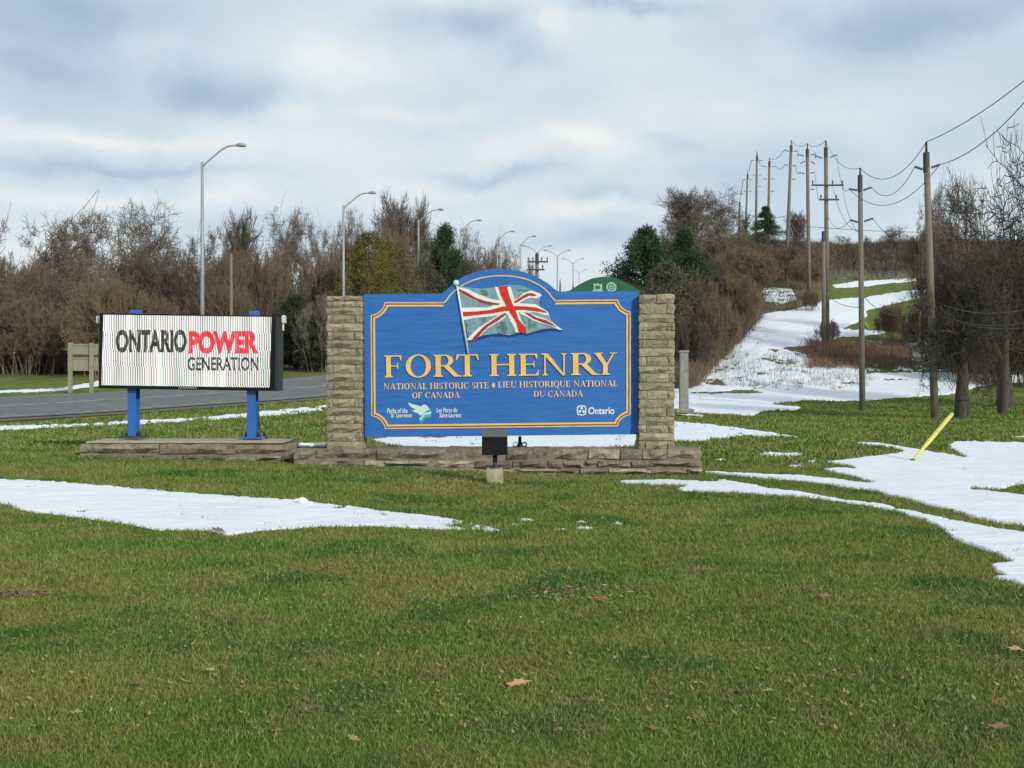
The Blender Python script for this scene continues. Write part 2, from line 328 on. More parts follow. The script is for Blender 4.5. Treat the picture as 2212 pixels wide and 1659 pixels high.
fill(A([(60, 826), (270, 828), (270, 838), (60, 838)]), 1)
fill(A([(380, 470), (620, 415), (800, 430), (960, 480), (1250, 540), (1250, 640), (1000, 685), (700, 690), (420, 655), (340, 600)]), .66)
fill(A([(1300, 380), (1750, 375), (1750, 560), (1250, 560)]), .5)
fill(A([(560, 405), (600, 350), (700, 280), (640, 210), (800, 185), (1000, 130), (1100, 118), (1250, 110), (1400, 82), (1640, 52), (1640, 100), (1450, 140), (1300, 178), (1240, 195), (1270, 215), (1180, 270), (1100, 300), (1420, 320), (1200, 350),
      (1100, 345), (1000, 395), (800, 410), (700, 425)]), 1)
fill([(1622, 690), (1645, 676), (1690, 700), (1640, 760), (1580, 800), (1520, 838), (1498, 835), (1545, 785), (1600, 735)], .74)
fill(A([(1100, 372), (1440, 372), (1440, 392), (1100, 400)]), .62)
fill(A([(1050, 30), (1200, 12), (1560, -10), (1560, 8), (1200, 46), (1060, 55)]), .9)
fill(A([(1050, -12), (1500, -25), (1500, -18), (1050, -2)]), .6)
fill(A([(590, 60), (800, 30), (830, 125), (700, 165), (640, 130)]), .6)
fill(A([(2090, 565), (2800, 570), (2800, 625), (2090, 627)]), .85)
fill(A([(1880, 852), (1975, 852), (1975, 864), (1880, 866)]), .8); fill(B([(2110, 26), (2260, 26), (2260, 44), (2140, 38)]), .9)
fill([(-400, 932), (0, 921), (200, 914), (400, 903), (560, 891), (640, 883), (705, 875), (1000, 850), (1000, 862), (705, 887), (640, 894), (560, 900), (400, 911), (200, 921), (0, 930), (-400, 944)], .69)
fill([(-200, 850), (0, 844), (120, 840), (213, 824), (300, 812), (300, 822), (213, 834), (130, 845), (0, 848), (-200, 856)], .9)
fill([(0, 793), (40, 791), (95, 797), (90, 803), (60, 809), (10, 805)], .85); fill([(0, 780), (36, 780), (30, 788), (0, 788)], .8)
fill([(540, 772), (705, 776), (705, 786), (560, 782)], .62)
def blur(a, r, ax):
    c = np.cumsum(np.concatenate([np.repeat(a.take([0], ax), r+1, ax), a, np.repeat(a.take([-1], ax), r, ax)], ax), ax)
    n = a.shape[ax]; return (c.take(range(2*r+1, 2*r+1+n), ax)-c.take(range(0, n), ax))/(2*r+1)
mk_s = .5*blur(blur(mask, 3, 1), 1, 0)+.5*blur(blur(blur(mask, 18, 1), 12, 1), 3, 0)
def snow_val(X, Y, Zt):
    px = CX+X/Y*F; py = CY+(CZ-Zt)/Y*F
    ix = np.clip((px-MX0).astype(int), 0, MW-1); iy = np.clip((py-MY0).astype(int), 0, MH-1)
    m = mk_s[iy, ix]; ok = (px > MX0+2) & (px < MX0+MW-2) & (py > MY0+2) & (py < MY0+MH-2)
    k = np.where(Y < 27, 1.0, np.where(Y < 52, 1.7, np.where(Y < 110, 2.8, 4.5)))
    nz = fbm(X*3.2/k, Y*2.0/k, 21, 4)-.5
    nz = nz + .42*(vn(X*15/k, Y*8/k, 31)-.5)+.22*(vn(X*34/k, Y*20/k, 33)-.5)
    return np.where(ok & (m > .02), m-.5+.80*nz, -1)

# ------------------------------------------------------------------ ground
def axis(lo, hi, fine, grow, c=0):
    out = [c]; s_ = fine; x = c
    while x < hi: x += s_; s_ *= grow; out.append(x)
    x = c; s_ = fine; neg = []
    while x > lo: x -= s_; s_ *= grow; neg.append(x)
    return np.array(neg[::-1]+out)
gx = axis(-900, 900, .35, 1.022); gy = np.concatenate([axis(-80, 0, .8, 1.1)[:-1][axis(-80, 0, .8, 1.1)[:-1] < 0], np.arange(0, 30, .35), np.geomspace(30, 1500, 230)])
GX, GY = np.meshgrid(gx, gy); GZ = T(GX, np.maximum(GY, 0)); GZ = np.where(GY > 400, GZ[np.argmax(gy > 400)][None, :]-.01*(GY-400), GZ)
nx_, ny_ = len(gx), len(gy); I = np.arange(nx_*ny_).reshape(ny_, nx_)
q = np.stack([I[:-1, :-1], I[:-1, 1:], I[1:, 1:], I[1:, :-1]], -1).reshape(-1, 4)
me = np_mesh('ground', np.stack([GX, GY, GZ], -1).reshape(-1, 3), q, True)
br = me.attributes.new('brush', 'FLOAT', 'POINT')
pxg = CX+GX/np.maximum(GY, 1)*F
bv = np.clip(sst(68, 80, GY)*((pxg < 1100) | (pxg > 1400)), 0, 1)
bv = np.where((pxg > 1780) & (GY < 175), .15*bv, bv); bv = np.maximum(bv, sst(60, 66, GY)*sst(1620, 1680, pxg)*(1-sst(72, 78, GY))*.0)
bv = bv*(.6+.4*vn(GX*.3, GY*.3, 4)); br.data.foreach_set('value', bv.astype(np.float32).ravel())
tag(link('ground', me, mGround), kind='structure')

# snow sheet: real thickness, ragged edge
def snow_sheet(name, pxs, Ys, thick, label):
    PX, YY = np.meshgrid(pxs, Ys); XX = (PX-CX)/F*YY; ZZ = T(XX, YY); sv = snow_val(XX, YY, ZZ)
    h = thick*np.clip(sv/.22, -.6, 1)**1+.018*np.clip(YY/20, .8, 5)*(fbm(XX*1.3, YY*1.1, 51, 4)-.5)*np.clip(sv/.2, 0, 1)
    keep = sv > -.12; n, m = PX.shape; I = np.arange(n*m).reshape(n, m)
    qq = np.stack([I[:-1, :-1], I[:-1, 1:], I[1:, 1:], I[1:, :-1]], -1).reshape(-1, 4)
    kk = keep.ravel()[qq].any(1); qq = qq[kk]; u, inv = np.unique(qq, return_inverse=True)
    cc = np.stack([XX, YY, ZZ+h], -1).reshape(-1, 3)[u]
    me = np_mesh(name, cc, inv.reshape(-1, 4), True)
    return tag(link(name, me, mSnow), label, 'snow', kind='stuff')
def yrows(p0, p1, step):      # distances whose flat-ground rows are evenly fine
    out = []; p = p0
    while p > p1: out.append(F*CZ/(p-CY)); p -= step
    return np.array(out)
snow_sheet('snow', np.arange(-200, 1400, 2.4), yrows(1210, 990, 1.0), .020, 'long patch of thin snow on the lawn in front of the low stone wall')
snow_sheet('snow', np.arange(1330, 2500, 2.4), yrows(1400, 920, 1.1), .026, 'wide field of snow on the lawn around the leaning yellow marker')
snow_sheet('snow', np.arange(600, 1800, 2.6), yrows(972, 905, .8), .04, 'snow lying on the grass behind the blue sign and its pillars')
snow_sheet('snow', np.arange(-200, 1000, 2.6), np.arange(33, 75, .12), .05, 'narrow broken ridges of snow along both sides of the road')
snow_sheet('snow', np.arange(1400, 2500, 2.2), np.geomspace(52, 250, 420), .07, 'snow covering the bank and the slope under the utility poles')
snow_sheet('snow', np.arange(0, 720, 3.0), np.geomspace(75, 140, 90), .07, 'snow remnants on the grass below the trees beyond the road')

# ------------------------------------------------------------------ road
def ribbon(name, cl, w0, w1, lift, mat, **kw):
    cl = [Vector((a, b_, 0)) for a, b_ in cl]; pts = []
    for i in range(len(cl)-1):
        p0, p1, p2, p3 = cl[max(i-1, 0)], cl[i], cl[i+1], cl[min(i+2, len(cl)-1)]
        for k in range(12):
            t = k/12; pts.append(.5*((2*p1)+(-p0+p2)*t+(2*p0-5*p1+4*p2-p3)*t*t+(-p0+3*p1-3*p2+p3)*t**3))
    pts.append(cl[-1]); vs = []; fs = []; m = 11
    for i, p in enumerate(pts):
        d = (pts[min(i+1, len(pts)-1)]-pts[max(i-1, 0)]).normalized(); nrm = Vector((-d.y, d.x, 0))
        for k in range(m+1):
            q_ = p+nrm*(w0+(w1-w0)*k/m); vs.append((q_.x, q_.y, Tz(q_.x, max(q_.y, 0))+lift))
    for i in range(len(pts)-1):
        for k in range(m): a = i*(m+1)+k; fs.append((a, a+1, a+m+2, a+m+1))
    return link(name, mesh(name, vs, fs, True), mat)
nearE = [ground(x, y) for x, y in ((-250, 922), (0, 909), (220, 895), (437, 877), (600, 865), (700, 857))]
farE = [ground(x, y) for x, y in ((-250, 867), (0, 860), (220, 849), (437, 838), (600, 828), (700, 820))]
print('road', [tuple(round(c, 1) for c in p) for p in nearE], [tuple(round(c, 1) for c in p) for p in farE])
cen = [((a.x+b_.x)/2, (a.y+b_.y)/2) for a, b_ in zip(nearE, farE)]
wd = sum((a-b_).length for a, b_ in zip(nearE[1:5], farE[1:5]))/4*.5
# measured across the road, not along the view
dv = Vector((cen[4][0]-cen[1][0], cen[4][1]-cen[1][1])).normalized(); nv = Vector((-dv.y, dv.x))
wd = sum(abs((Vector((a.x-b_.x, a.y-b_.y))).dot(nv)) for a, b_ in zip(nearE[1:5], farE[1:5]))/8
print('half width', wd)
d0 = Vector(cen[0])-Vector(cen[2])
road_cl = [tuple(Vector(cen[0])+d0*3), tuple(Vector(cen[0])+d0*1.2), cen[0], cen[1], cen[3], cen[4], cen[5], (cen[5][0]+4.5, cen[5][1]+12), (1, 96), (6, 125), (12, 165), (19, 215), (24, 260)]
tag(ribbon('road_shoulder', road_cl, -wd-1.1, wd+1.1, .03, mShould), kind='structure')
tag(ribbon('road', road_cl, -wd, wd, .06, mAsph), kind='structure')
tag(ribbon('road_marking', road_cl, .1, .32, .07, mLine), kind='structure')
tag(ribbon('road_marking', road_cl, -wd+.45, -wd+.6, .07, mLine), kind='structure')
tag(ribbon('road_marking', road_cl, wd-.6, wd-.45, .07, mLine), kind='structure')

# ------------------------------------------------------------------ masonry
def rough_block(name, w, d, h, seed, n=(4, 1, 2), amp=.018, jit=.014):
    rnd = random.Random(seed); nx, ny, nz = n; idx = {}; vs = []; fs = []
    def vid(i, j, k):
        if (i, j, k) in idx: return idx[(i, j, k)]
        x = w*(i/nx-.5); y = d*j/ny; z = h*k/nz
        ex = i in (0, nx); ez = k in (0, nz)
        if 0 < i < nx: x += rnd.uniform(-.28, .28)*w/nx
        if 0 < k < nz: z += rnd.uniform(-.2, .2)*h/nz
        if j == 0:
            if ex or ez: y += rnd.uniform(.0, amp*.9)
            else: y -= rnd.uniform(-.4, 1.7)*amp
        if ex: x += rnd.uniform(-jit, jit*.6)*(1 if i else -1)
        if ez: z += rnd.uniform(-jit, jit*.4)*(1 if k else -1)
        idx[(i, j, k)] = len(vs); vs.append((x, y, z)); return idx[(i, j, k)]
    for i in range(nx):
        for k in range(nz):
            fs.append((vid(i, 0, k), vid(i+1, 0, k), vid(i+1, 0, k+1), vid(i, 0, k+1)))
            fs.append((vid(i, ny, k+1), vid(i+1, ny, k+1), vid(i+1, ny, k), vid(i, ny, k)))
    for i in range(nx):
        for j in range(ny):
            fs.append((vid(i, j, nz), vid(i+1, j, nz), vid(i+1, j+1, nz), vid(i, j+1, nz)))
            fs.append((vid(i, j+1, 0), vid(i+1, j+1, 0), vid(i+1, j, 0), vid(i, j, 0)))
    for k in range(nz):
        for j in range(ny):
            fs.append((vid(0, j, k), vid(0, j, k+1), vid(0, j+1, k+1), vid(0, j+1, k)))
            fs.append((vid(nx, j+1, k), vid(nx, j+1, k+1), vid(nx, j, k+1), vid(nx, j, k)))
    return mesh(name, vs, fs)
def stone(parent, x0, x1, z0, z1, y, d, mats, rnd, amp=.02, gap=.010, proud=.012):
    w = x1-x0-gap; h = z1-z0-gap
    if w < .03 or h < .02: return
    n = (max(3, min(6, int(w/.14))), 1, 2)
    o = link('stone', rough_block('stone', w, d, h, rnd.random(), n, amp), rnd.choice(mats), parent)
    o.location = ((x0+x1)/2+rnd.uniform(-.004, .004), y-rnd.uniform(0, proud), z0+gap/2); return o
YF = 19.66; MPP = 19.83/F                       # sign panel stands at 19.83 m; metres per photo pixel there
def X19(px, Y_=19.83): return (px-CX)/F*Y_
def Z19(py, Y_=19.83): return CZ-(py-CY)/F*Y_
def pillar(px0, px1, top, bot, courses, label, seed):
    rnd = random.Random(seed); x0, x1 = X19(px0, YF), X19(px1, YF)
    p = empty('stone_pillar', ((x0+x1)/2, YF, Z19(bot, YF)), label, 'pillar', 'stone pillars holding the blue sign'); D = .62
    w = (x1-x0)/2; zb = Z19(bot, YF)
    b = MB().box(-w+.02, w-.02, .022, D-.02, 0, Z19(top, YF)-zb-.03); b.build('mortar_core', mMortar, p)
    zs = [Z19(top+(bot-top)*(c-courses[0])/(courses[-1]-courses[0]), YF)-zb for c in courses]
    for i in range(len(zs)-1):
        z1, z0 = zs[i], zs[i+1]
        if i == 0:
            a = rnd.uniform(-.1, .1); stone(p, -w, a, z0, z1-.008, 0, D, mStoneA, rnd, .03); stone(p, a, w, z0, z1, 0, D, mStoneA, rnd, .03)
        elif i % 2 == 0: stone(p, -w, w, z0, z1, 0, D, mStoneA, rnd, .030)
        else:
            a = -w+rnd.uniform(.09, .16); c = w-rnd.uniform(.10, .17)
            stone(p, -w, a, z0, z1, 0, D, mStoneA, rnd, .02); stone(p, a, c, z0, z1, 0, D, mStoneA, rnd, .032); stone(p, c, w, z0, z1, 0, D, mStoneA, rnd, .02)
    return p
pillar(705, 783, 638, 973, [75, 130, 190, 265, 345, 430, 508, 590, 660, 745, 830, 915, 990, 1075, 1160, 1240, 1320, 1405, 1490, 1580], 'rough limestone pillar holding the left end of the blue sign, beside the message board', 11)
pillar(1380, 1458, 634, 971, [60, 145, 235, 305, 378, 455, 525, 600, 680, 745, 822, 890, 965, 1040, 1110, 1185, 1250, 1320, 1395], 'rough limestone pillar holding the right end of the blue sign, near the grey concrete post', 12)
def wall(name, px0, px1, ytop, ybot, Yf, D, rows, label, seed, lens, capm=None, tops=None):
    rnd = random.Random(seed); x0, x1 = X19(px0, Yf), X19(px1, Yf); zt = Z19(ytop, Yf); zb = Z19(ybot, Yf)
    p = empty(name, ((x0+x1)/2, Yf, zb), label, 'wall'); w = (x1-x0)/2
    MB().box(-w+.02, w-.02, .022, D-.03, 0, zt-zb-.02).build('mortar_core', mMortar, p)
    z = zt-zb
    for r, hh in enumerate(rows):
        x = -w
        while x < w-.05:
            L = rnd.uniform(*lens[min(r, len(lens)-1)]); xe = x+L
            if w-xe < .2: xe = w
            z0 = z-hh-rnd.uniform(-.02, .02)*(r < 3); zz1 = z-(rnd.uniform(0, .015) if r == 0 else rnd.uniform(.018, .03))
            if capm and r == 0 and xe-x > .3: pass
            stone(p, x, xe, z0, zz1, -.012*r if r < 2 else -.03, D*(1 if r == 0 else .5), mStoneB, rnd, .052, .014, .045)
            x = xe
        z -= hh
    return p
wm = wall('stone_wall', 634, 1517, 969, 1042, 19.45, .95, [.185, .14, .11, .12, .12], 'low weathered stone wall running under the blue sign and both pillars', 21, [(.25, 1.1), (.18, .9), (.2, 1.0)])
wl_ = wall('stone_wall', 170, 640, 958, 1040, 19.95, 1.15, [.185, .13, .14, .14, .13], 'low stone base with pale concrete top carrying the electronic message board', 22, [(.35, 1.5), (.2, .8), (.25, .6)])
w = (X19(640, 19.95)-X19(170, 19.95))/2
cb = MB(); cb.box(-w+.12, w-.25, .02, 1.14, Z19(958, 19.95)-Z19(1040, 19.95)-.002, Z19(958, 19.95)-Z19(1040, 19.95)+.035, .01); cb.build('concrete_slab', mCap, wl_)
# snow resting on the wall top beside the left pillar
pp = at(675, 968, 20.1)
o = link('snow', rough_block('snow', .5, .3, .06, 5, (6, 3, 2), .02, .01), mSnow); o.location = (pp.x, 20.05, Z19(969, 19.45)+.0); tag(o, 'strip of snow resting on the wall top left of the pillar', 'snow', kind='stuff')

# ------------------------------------------------------------------ carved letters
TH, TN, SF = .185, .06, .045
def rect(x0, z0, x1, z1): return [(x0, z0), (x1, z0), (x1, z1), (x0, z1)]
def serif_b(x0, x1, e_=.075): return [(x0-e_, 0), (x1+e_, 0), (x1+e_, .03), (x1, .085), (x0, .085), (x0-e_, .03)]
def serif_t(x0, x1, e_=.075): return [(x0-e_, 1), (x0-e_, .97), (x0, .915), (x1, .915), (x1+e_, .97), (x1+e_, 1)]
def stem(x, w_=TH, b_=True, t_=True):
    r = [rect(x, .08 if b_ else 0, x+w_, .92 if t_ else 1)]
    if b_: r.append(serif_b(x, x+w_))
    if t_: r.append(serif_t(x, x+w_))
    return r
def arc(cx, cz, rxo, rzo, rxi, rzi, a0, a1, n=28, skew=0):
    out = []
    A_ = [R(a0+(a1-a0)*i/n) for i in range(n+1)]
    o_ = [(cx+rxo*math.cos(a), cz+rzo*math.sin(a)) for a in A_]; i_ = [(cx+rxi*math.cos(a-skew), cz+rzi*math.sin(a-skew)) for a in A_]
    return ('ring', o_, i_)
def armT(x0, x1, z=.94): return [rect(x0, z, x1, 1), [(x1, 1), (x1-.085, .94), (x1-.035, .76), (x1, .76)]]
def armB(x0, x1): return [rect(x0, 0, x1, .06), [(x1+.02, .27), (x1-.015, .27), (x1-.10, .06), (x1, 0)]]
def armM(x0, x1): return [rect(x0, .49, x1-.02, .54), [(x1, .66), (x1-.03, .66), (x1-.06, .54), (x1-.06, .49), (x1-.03, .37), (x1, .37)]]
GL = {
 'F': (.72, lambda: stem(.08)+armT(.2, .68)+armM(.2, .55)),
 'E': (.78, lambda: stem(.08)+armT(.2, .68)+armM(.2, .58)+armB(.2, .72)),
 'L': (.72, lambda: stem(.08)+armB(.2, .68)),
 'I': (.36, lambda: stem(.085)),
 'H': (.98, lambda: stem(.08)+stem(.71)+[rect(.2, .485, .76, .545)]),
 'T': (.82, lambda: [rect(.315, .08, .315+TH, .95), serif_b(.315, .5), rect(.03, .945, .79, 1), [(.03, 1), (.0, .74), (.035, .74), (.12, .945)], [(.79, 1), (.70, .945), (.785, .74), (.82, .74)]]),
 'O': (.96, lambda: [arc(.48, .5, .47, .53, .285, .475, 0, 360, 40, .10)]),
 'Q': (.96, lambda: [arc(.48, .5, .47, .53, .285, .475, 0, 360, 40, .10), [(.42, .0), (.60, .0), (.80, -.16), (1.02, -.2), (.98, -.24), (.74, -.26)]]),
 'R': (.94, lambda: stem(.08)+[arc(.40, .735, .30, .265, .125, .215, -90, 90), rect(.2, .945, .41, 1), rect(.2, .47, .41, .525), [(.33, .5), (.55, .5), (.86, .07), (1.0, .03), (1.0, 0), (.72, 0)]]),
 'N': (1.0, lambda: stem(.11, TN, True, False)+stem(.81, TN, False, True)+[[(.0, 1), (.26, 1), (.87, .0), (.80, -.02), (.70, .1), (.12, .92), (0, .965)]]),
 'Y': (.90, lambda: [rect(.36, .08, .36+TH, .48), serif_b(.36, .545), [(.04, .96), (.27, .96), (.55, .42), (.36, .46)], [(.82, .96), (.75, .96), (.47, .46), (.545, .44)], rect(-.02, .96, .36, 1), rect(.62, .96, .92, 1)]),
 'A': (.94, lambda: [[(.43, 1), (.50, 1), (.24, .03), (.13, .03)] if 0 else [(.40, .92), (.46, .97), (.17, .03), (.10, .03)], [(.38, 1), (.53, 1), (.90, .03), (.68, .03)], rect(.24, .31, .66, .365), rect(.0, 0, .29, .035), rect(.58, 0, .98, .035)]),
 'C': (.86, lambda: [arc(.48, .5, .47, .53, .285, .475, 48, 318, 34, .0), [(.80, .98), (.76, .88), (.80, .70), (.84, .70), (.84, .98)]]),
 'D': (.96, lambda: stem(.08)+[arc(.40, .5, .52, .5, .33, .445, -90, 90), rect(.2, .945, .41, 1), rect(.2, 0, .41, .055)]),
 'U': (.92, lambda: stem(.08, TH, False, True)[1:]+[rect(.08, .33, .08+TH, .92)]+stem(.74, TN, False, True)[1:]+[rect(.74, .33, .80, .92), arc(.44, .34, .36, .36, .30-.04, .29, 180, 360)]),
 'S': (.66, lambda: [arc(.32, .745, .26, .275, .14, .22, 30, 270, 20), arc(.34, .245, .29, .265, .14, .20, -150, 90, 20), [(.14, .62), (.30, .47), (.36, .51), (.56, .36), (.50, .30), (.30, .45), (.10, .58)], [(.53, .98), (.50, .90), (.53, .72), (.57, .72), (.57, .98)], [(.04, .02), (.08, .3), (.045, .3), (.0, .02)]]),
 "'": (.25, lambda: [rect(.08, .7, .16, 1)]), ' ': (.34, lambda: []),
}
def glyph(mb, ch, x, z, sx, sz, y0, y1, sl=0, k0=0):
    k = k0
    for pl in GL[ch][1]():
        yy = y0-k*.0005; k += 1
        f = lambda p: (x+p[0]*sx, z+p[1]*sz)
        if isinstance(pl, tuple): mb.ring([f(p) for p in pl[1]], [f(p) for p in pl[2]], yy, y1, closed=abs(pl[1][0][0]-pl[1][-1][0])+abs(pl[1][0][1]-pl[1][-1][1]) < 1e-6)
        else: mb.prism([f(p) for p in pl], yy, y1)
def font_mesh(name, txt, bold=.0, spacing=1.0, ext=.0):
    c = bpy.data.curves.new(name, 'FONT'); c.body = txt; c.offset = bold; c.space_character = spacing; c.extrude = ext; c.size = 1; c.resolution_u = 6
    o = bpy.data.objects.new(name, c); COL.objects.link(o); bpy.context.view_layer.update()
    me = bpy.data.meshes.new_from_object(o.evaluated_get(bpy.context.evaluated_depsgraph_get())); bpy.data.objects.remove(o); bpy.data.curves.remove(c)
    return me
def place_font(name, txt, x0, x1, z0, z1, y, mat, parent, bold=.02, shear=0, depth=.006, spacing=1.0):
    me = font_mesh(name, txt, bold, spacing, .5); n = len(me.vertices); c = np.zeros(n*3, np.float32); me.vertices.foreach_get('co', c); c = c.reshape(-1, 3)
    a, b_ = c[:, 0].min(), c[:, 0].max(); d, e_ = c[:, 1].min(), c[:, 1].max()
    nx = (c[:, 0]-a)/(b_-a); nz = (c[:, 1]-d)/(e_-d)
    out = np.stack([x0+nx*(x1-x0)+nz*shear, y+(.5-c[:, 2])*depth-depth*.5, z0+nz*(z1-z0)], -1)
    out[:, 1] = np.where(c[:, 2] > 0, y-depth, y)
    me.vertices.foreach_set('co', out.ravel()); me.update()
    return link(name, me, mat, parent)

# ------------------------------------------------------------------ the blue carved sign (local frame: x right, z up, metres, origin = panel lower left)
sg = empty('carved_sign', at(788, 944.6, 19.83), 'large blue carved sign with arched top reading FORT HENRY in gold letters', 'sign')
sg.rotation_euler.y = -R(.66)
def L(px, py):           # photo point -> sign frame (undo the slight tilt)
    dx, dz = (px-788)*MPP, (944.6-py)*MPP; c, s_ = math.cos(R(.66)), math.sin(R(.66))
    return (dx*c+dz*s_, -dx*s_+dz*c)
def Lz1(x, y): return L(685.8+x*.372, 559.6+y*.372)
def Lz2(x, y): return L(768.05+x*.28768, 740.6+y*.28768)
def Lz3(x, y): return L(932.6+x*.2133, 570.55+y*.2133)
outline = [Lz1(*p) for p in [(275, 1035), (1862, 1018), (1862, 188), (1400, 188), (1390, 184), (1372, 170), (1340, 142), (1300, 118), (1260, 97), (1215, 80), (1170, 68), (1115, 60), (1060, 57), (1005, 60), (950, 68), (905, 79), (860, 95), (822, 116), (790, 140), (766, 163), (745, 183), (728, 195), (708, 200), (268, 205)]]
sx0 = Lz1(275, 1035)[0]
MB().prism(outline, 0, .16).build('sign_panel', mBlue, sg)
# shadow-gap strips where boards join (three glued boards: fine seams)
def offset_path(pts, d):
    out = []; n = len(pts)
    for i in range(n):
        a, b_, c = Vector(pts[i-1]), Vector(pts[i]), Vector(pts[(i+1) % n])
        d1 = (b_-a).normalized(); d2 = (c-b_).normalized(); n1_ = Vector((-d1.y, d1.x)); n2_ = Vector((-d2.y, d2.x)); m_ = (n1_+n2_)
        if m_.length < 1e-4: m_ = n1_
        m_.normalize(); out.append(tuple(b_+m_*d/max(.35, m_.dot(n1_))))
    return out
arch = [(1378, 240), (1368, 222), (1345, 193), (1318, 168), (1290, 148), (1235, 120), (1180, 104), (1120, 95), (1060, 93), (1000, 97), (950, 106), (900, 120), (850, 142), (805, 172), (770, 205), (745, 238), (735, 250)]
brd = [(392, 988), (1745, 972), (1753, 945), (1770, 926), (1792, 912), (1819, 906), (1819, 305), (1792, 297), (1768, 280), (1752, 258), (1744, 234), (1380, 238)]+arch[1:-1]+[(732, 250), (390, 250), (383, 275), (366, 298), (342, 316), (308, 328), (312, 912), (345, 922), (368, 940), (384, 962)]
brd = [Lz1(*p) for p in brd]
px = MPP
MB().ring(offset_path(brd, .1*px), offset_path(brd, 3.0*px), -.012, .001).build('border_moulding', mTan, sg)
# inner brown and gold bands follow the frame but not the arch
fr1 = [(732, 250), (390, 250), (383, 275), (366, 298), (342, 316), (308, 328), (312, 912), (345, 922), (368, 940), (384, 962), (392, 988), (1745, 972), (1753, 945), (1770, 926), (1792, 912), (1819, 906), (1819, 305), (1792, 297), (1768, 280), (1752, 258), (1744, 234), (1380, 238)]
fr1 = [Lz1(*p) for p in fr1]
def open_off(pts, d):
    out = []
    for i in range(len(pts)):
        a = Vector(pts[max(i-1, 0)]); b_ = Vector(pts[i]); c = Vector(pts[min(i+1, len(pts)-1)])
        d1 = (b_-a).normalized() if i else (c-b_).normalized(); d2 = (c-b_).normalized() if i < len(pts)-1 else d1
        n1_ = Vector((-d1.y, d1.x)); n2_ = Vector((-d2.y, d2.x)); m_ = (n1_+n2_).normalized(); out.append(tuple(b_+m_*d/max(.35, m_.dot(n1_))))
    return out
MB().ring(open_off(fr1, 3.1*px), open_off(fr1, 5.6*px), -.006, .001, False).build('border_groove', mBrownL, sg)
MB().ring(open_off(fr1, 5.7*px), open_off(fr1, 9.6*px), -.012, .001, False).build('border_moulding', mGold, sg)
LET = [('F', 830, 871), ('O', 876, 933), ('R', 936, 996), ('T', 985, 1036), ('H', 1057, 1117.5), ('E', 1120, 1168), ('N', 1169, 1229), ('R', 1232.5, 1294), ('Y', 1283, 1333)]
for ch, a, b_ in LET:
    zb = L((a+b_)/2, 815.5-(a+b_-1660)/2*.0125)[1]; xa = L(a, 800)[0]; xb = L(b_, 800)[0]; H = 47.5*px
    sx = (xb-xa)/(GL[ch][0]+.02); off = .0
    m_ = MB(); glyph(m_, ch, xa+.004, zb-.010, sx*1.015, H*1.02, -.003, .001); g0 = m_.build('letter_shadow', mDropShade, sg)
    g0.name = 'letter_drop_shade'  # dark blue copy set lower behind the letter as its painted shadow
    m_ = MB(); glyph(m_, ch, xa, zb, sx, H, -.022, .001, k0=0); lo = m_.build('letter', mGold, sg); g0.parent = lo
def line(txt, xa, xb, yb, h, mat, depth=.012, name='lettering', grow=0):
    tot = sum(GL[c][0] for c in txt)+.10*(len(txt)-1); x0, z0 = L(xa, yb); x1 = L(xb, yb)[0]; s_ = (x1-x0)/tot
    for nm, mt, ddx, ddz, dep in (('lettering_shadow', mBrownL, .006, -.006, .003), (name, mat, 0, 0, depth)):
        m_ = MB(); x = x0
        for c in txt: glyph(m_, c, x+ddx, z0+ddz, s_, h*px, -dep, .001); x += s_*(GL[c][0]+.10)
        o_ = tag(m_.build(nm, mt, sg), kind='stuff')
line('NATIONAL HISTORIC SITE', 829, 1056, 841.5, 13, mPink)
line('LIEU HISTORIQUE NATIONAL', 1076, 1334, 837.5, 13, mPink)
line('OF CANADA', 890.5, 993, 860.5, 12.5, mPink)
line('DU CANADA', 1153, 1259, 857.5, 12.5, mPink)
c = L(1066, 832.5); MB().prism([(c[0]-.035, c[1]), (c[0], c[1]-.055), (c[0]+.035, c[1]), (c[0], c[1]+.055)], -.012, .001).build('diamond', mGold, sg)
def ftext(txt, a, b_, yt, yb, shear=0, bold=.012, mat=None):
    x0, z0 = L(a, yb); x1, z1 = L(b_, yt); tag(place_font('lettering', txt, x0, x1, z0, z1, -.001, mat or mWhiteP, sg, bold, shear*px), kind='stuff')
ftext('Parks of the', 836, 880, 881, 893, 1); ftext('St. Lawrence', 844, 889, 892, 902, 1)
ftext('Les Parcs du', 943, 987, 880.5, 891, 1); ftext('Saint-Laurent', 949, 996, 891.5, 902, 1)
ftext('Ontario', 1271, 1327, 879, 895, 0, .02)
# gull and wave emblem
MB().prism([Lz2(*p) for p in [(395, 450), (435, 462), (465, 470), (490, 478), (515, 462), (535, 470), (548, 490), (560, 500), (530, 512), (505, 540), (485, 545), (470, 530), (440, 520), (425, 508), (455, 500), (425, 488), (405, 472)]], -.006, .001).build('bird_emblem', mPale, sg)
def wave(y0, mat, k):
    top = [(478+k*2, 548+y0), (500, 535+y0*.9), (520, 512+y0*.8), (545, 505+y0*.9), (565+k, 495+y0)]
    m_ = MB(); pts = [Lz2(*p) for p in top]; low = [Lz2(p[0]+3, p[1]+15) for p in top]; m_.ring(pts, low, -.005-.0005*k, .001, False); m_.build('wave_emblem', mat, sg)
wave(0, mGrn, 0); wave(19, mPale, 1); wave(34, mCyan, 2); wave(51, mGrn, 3)
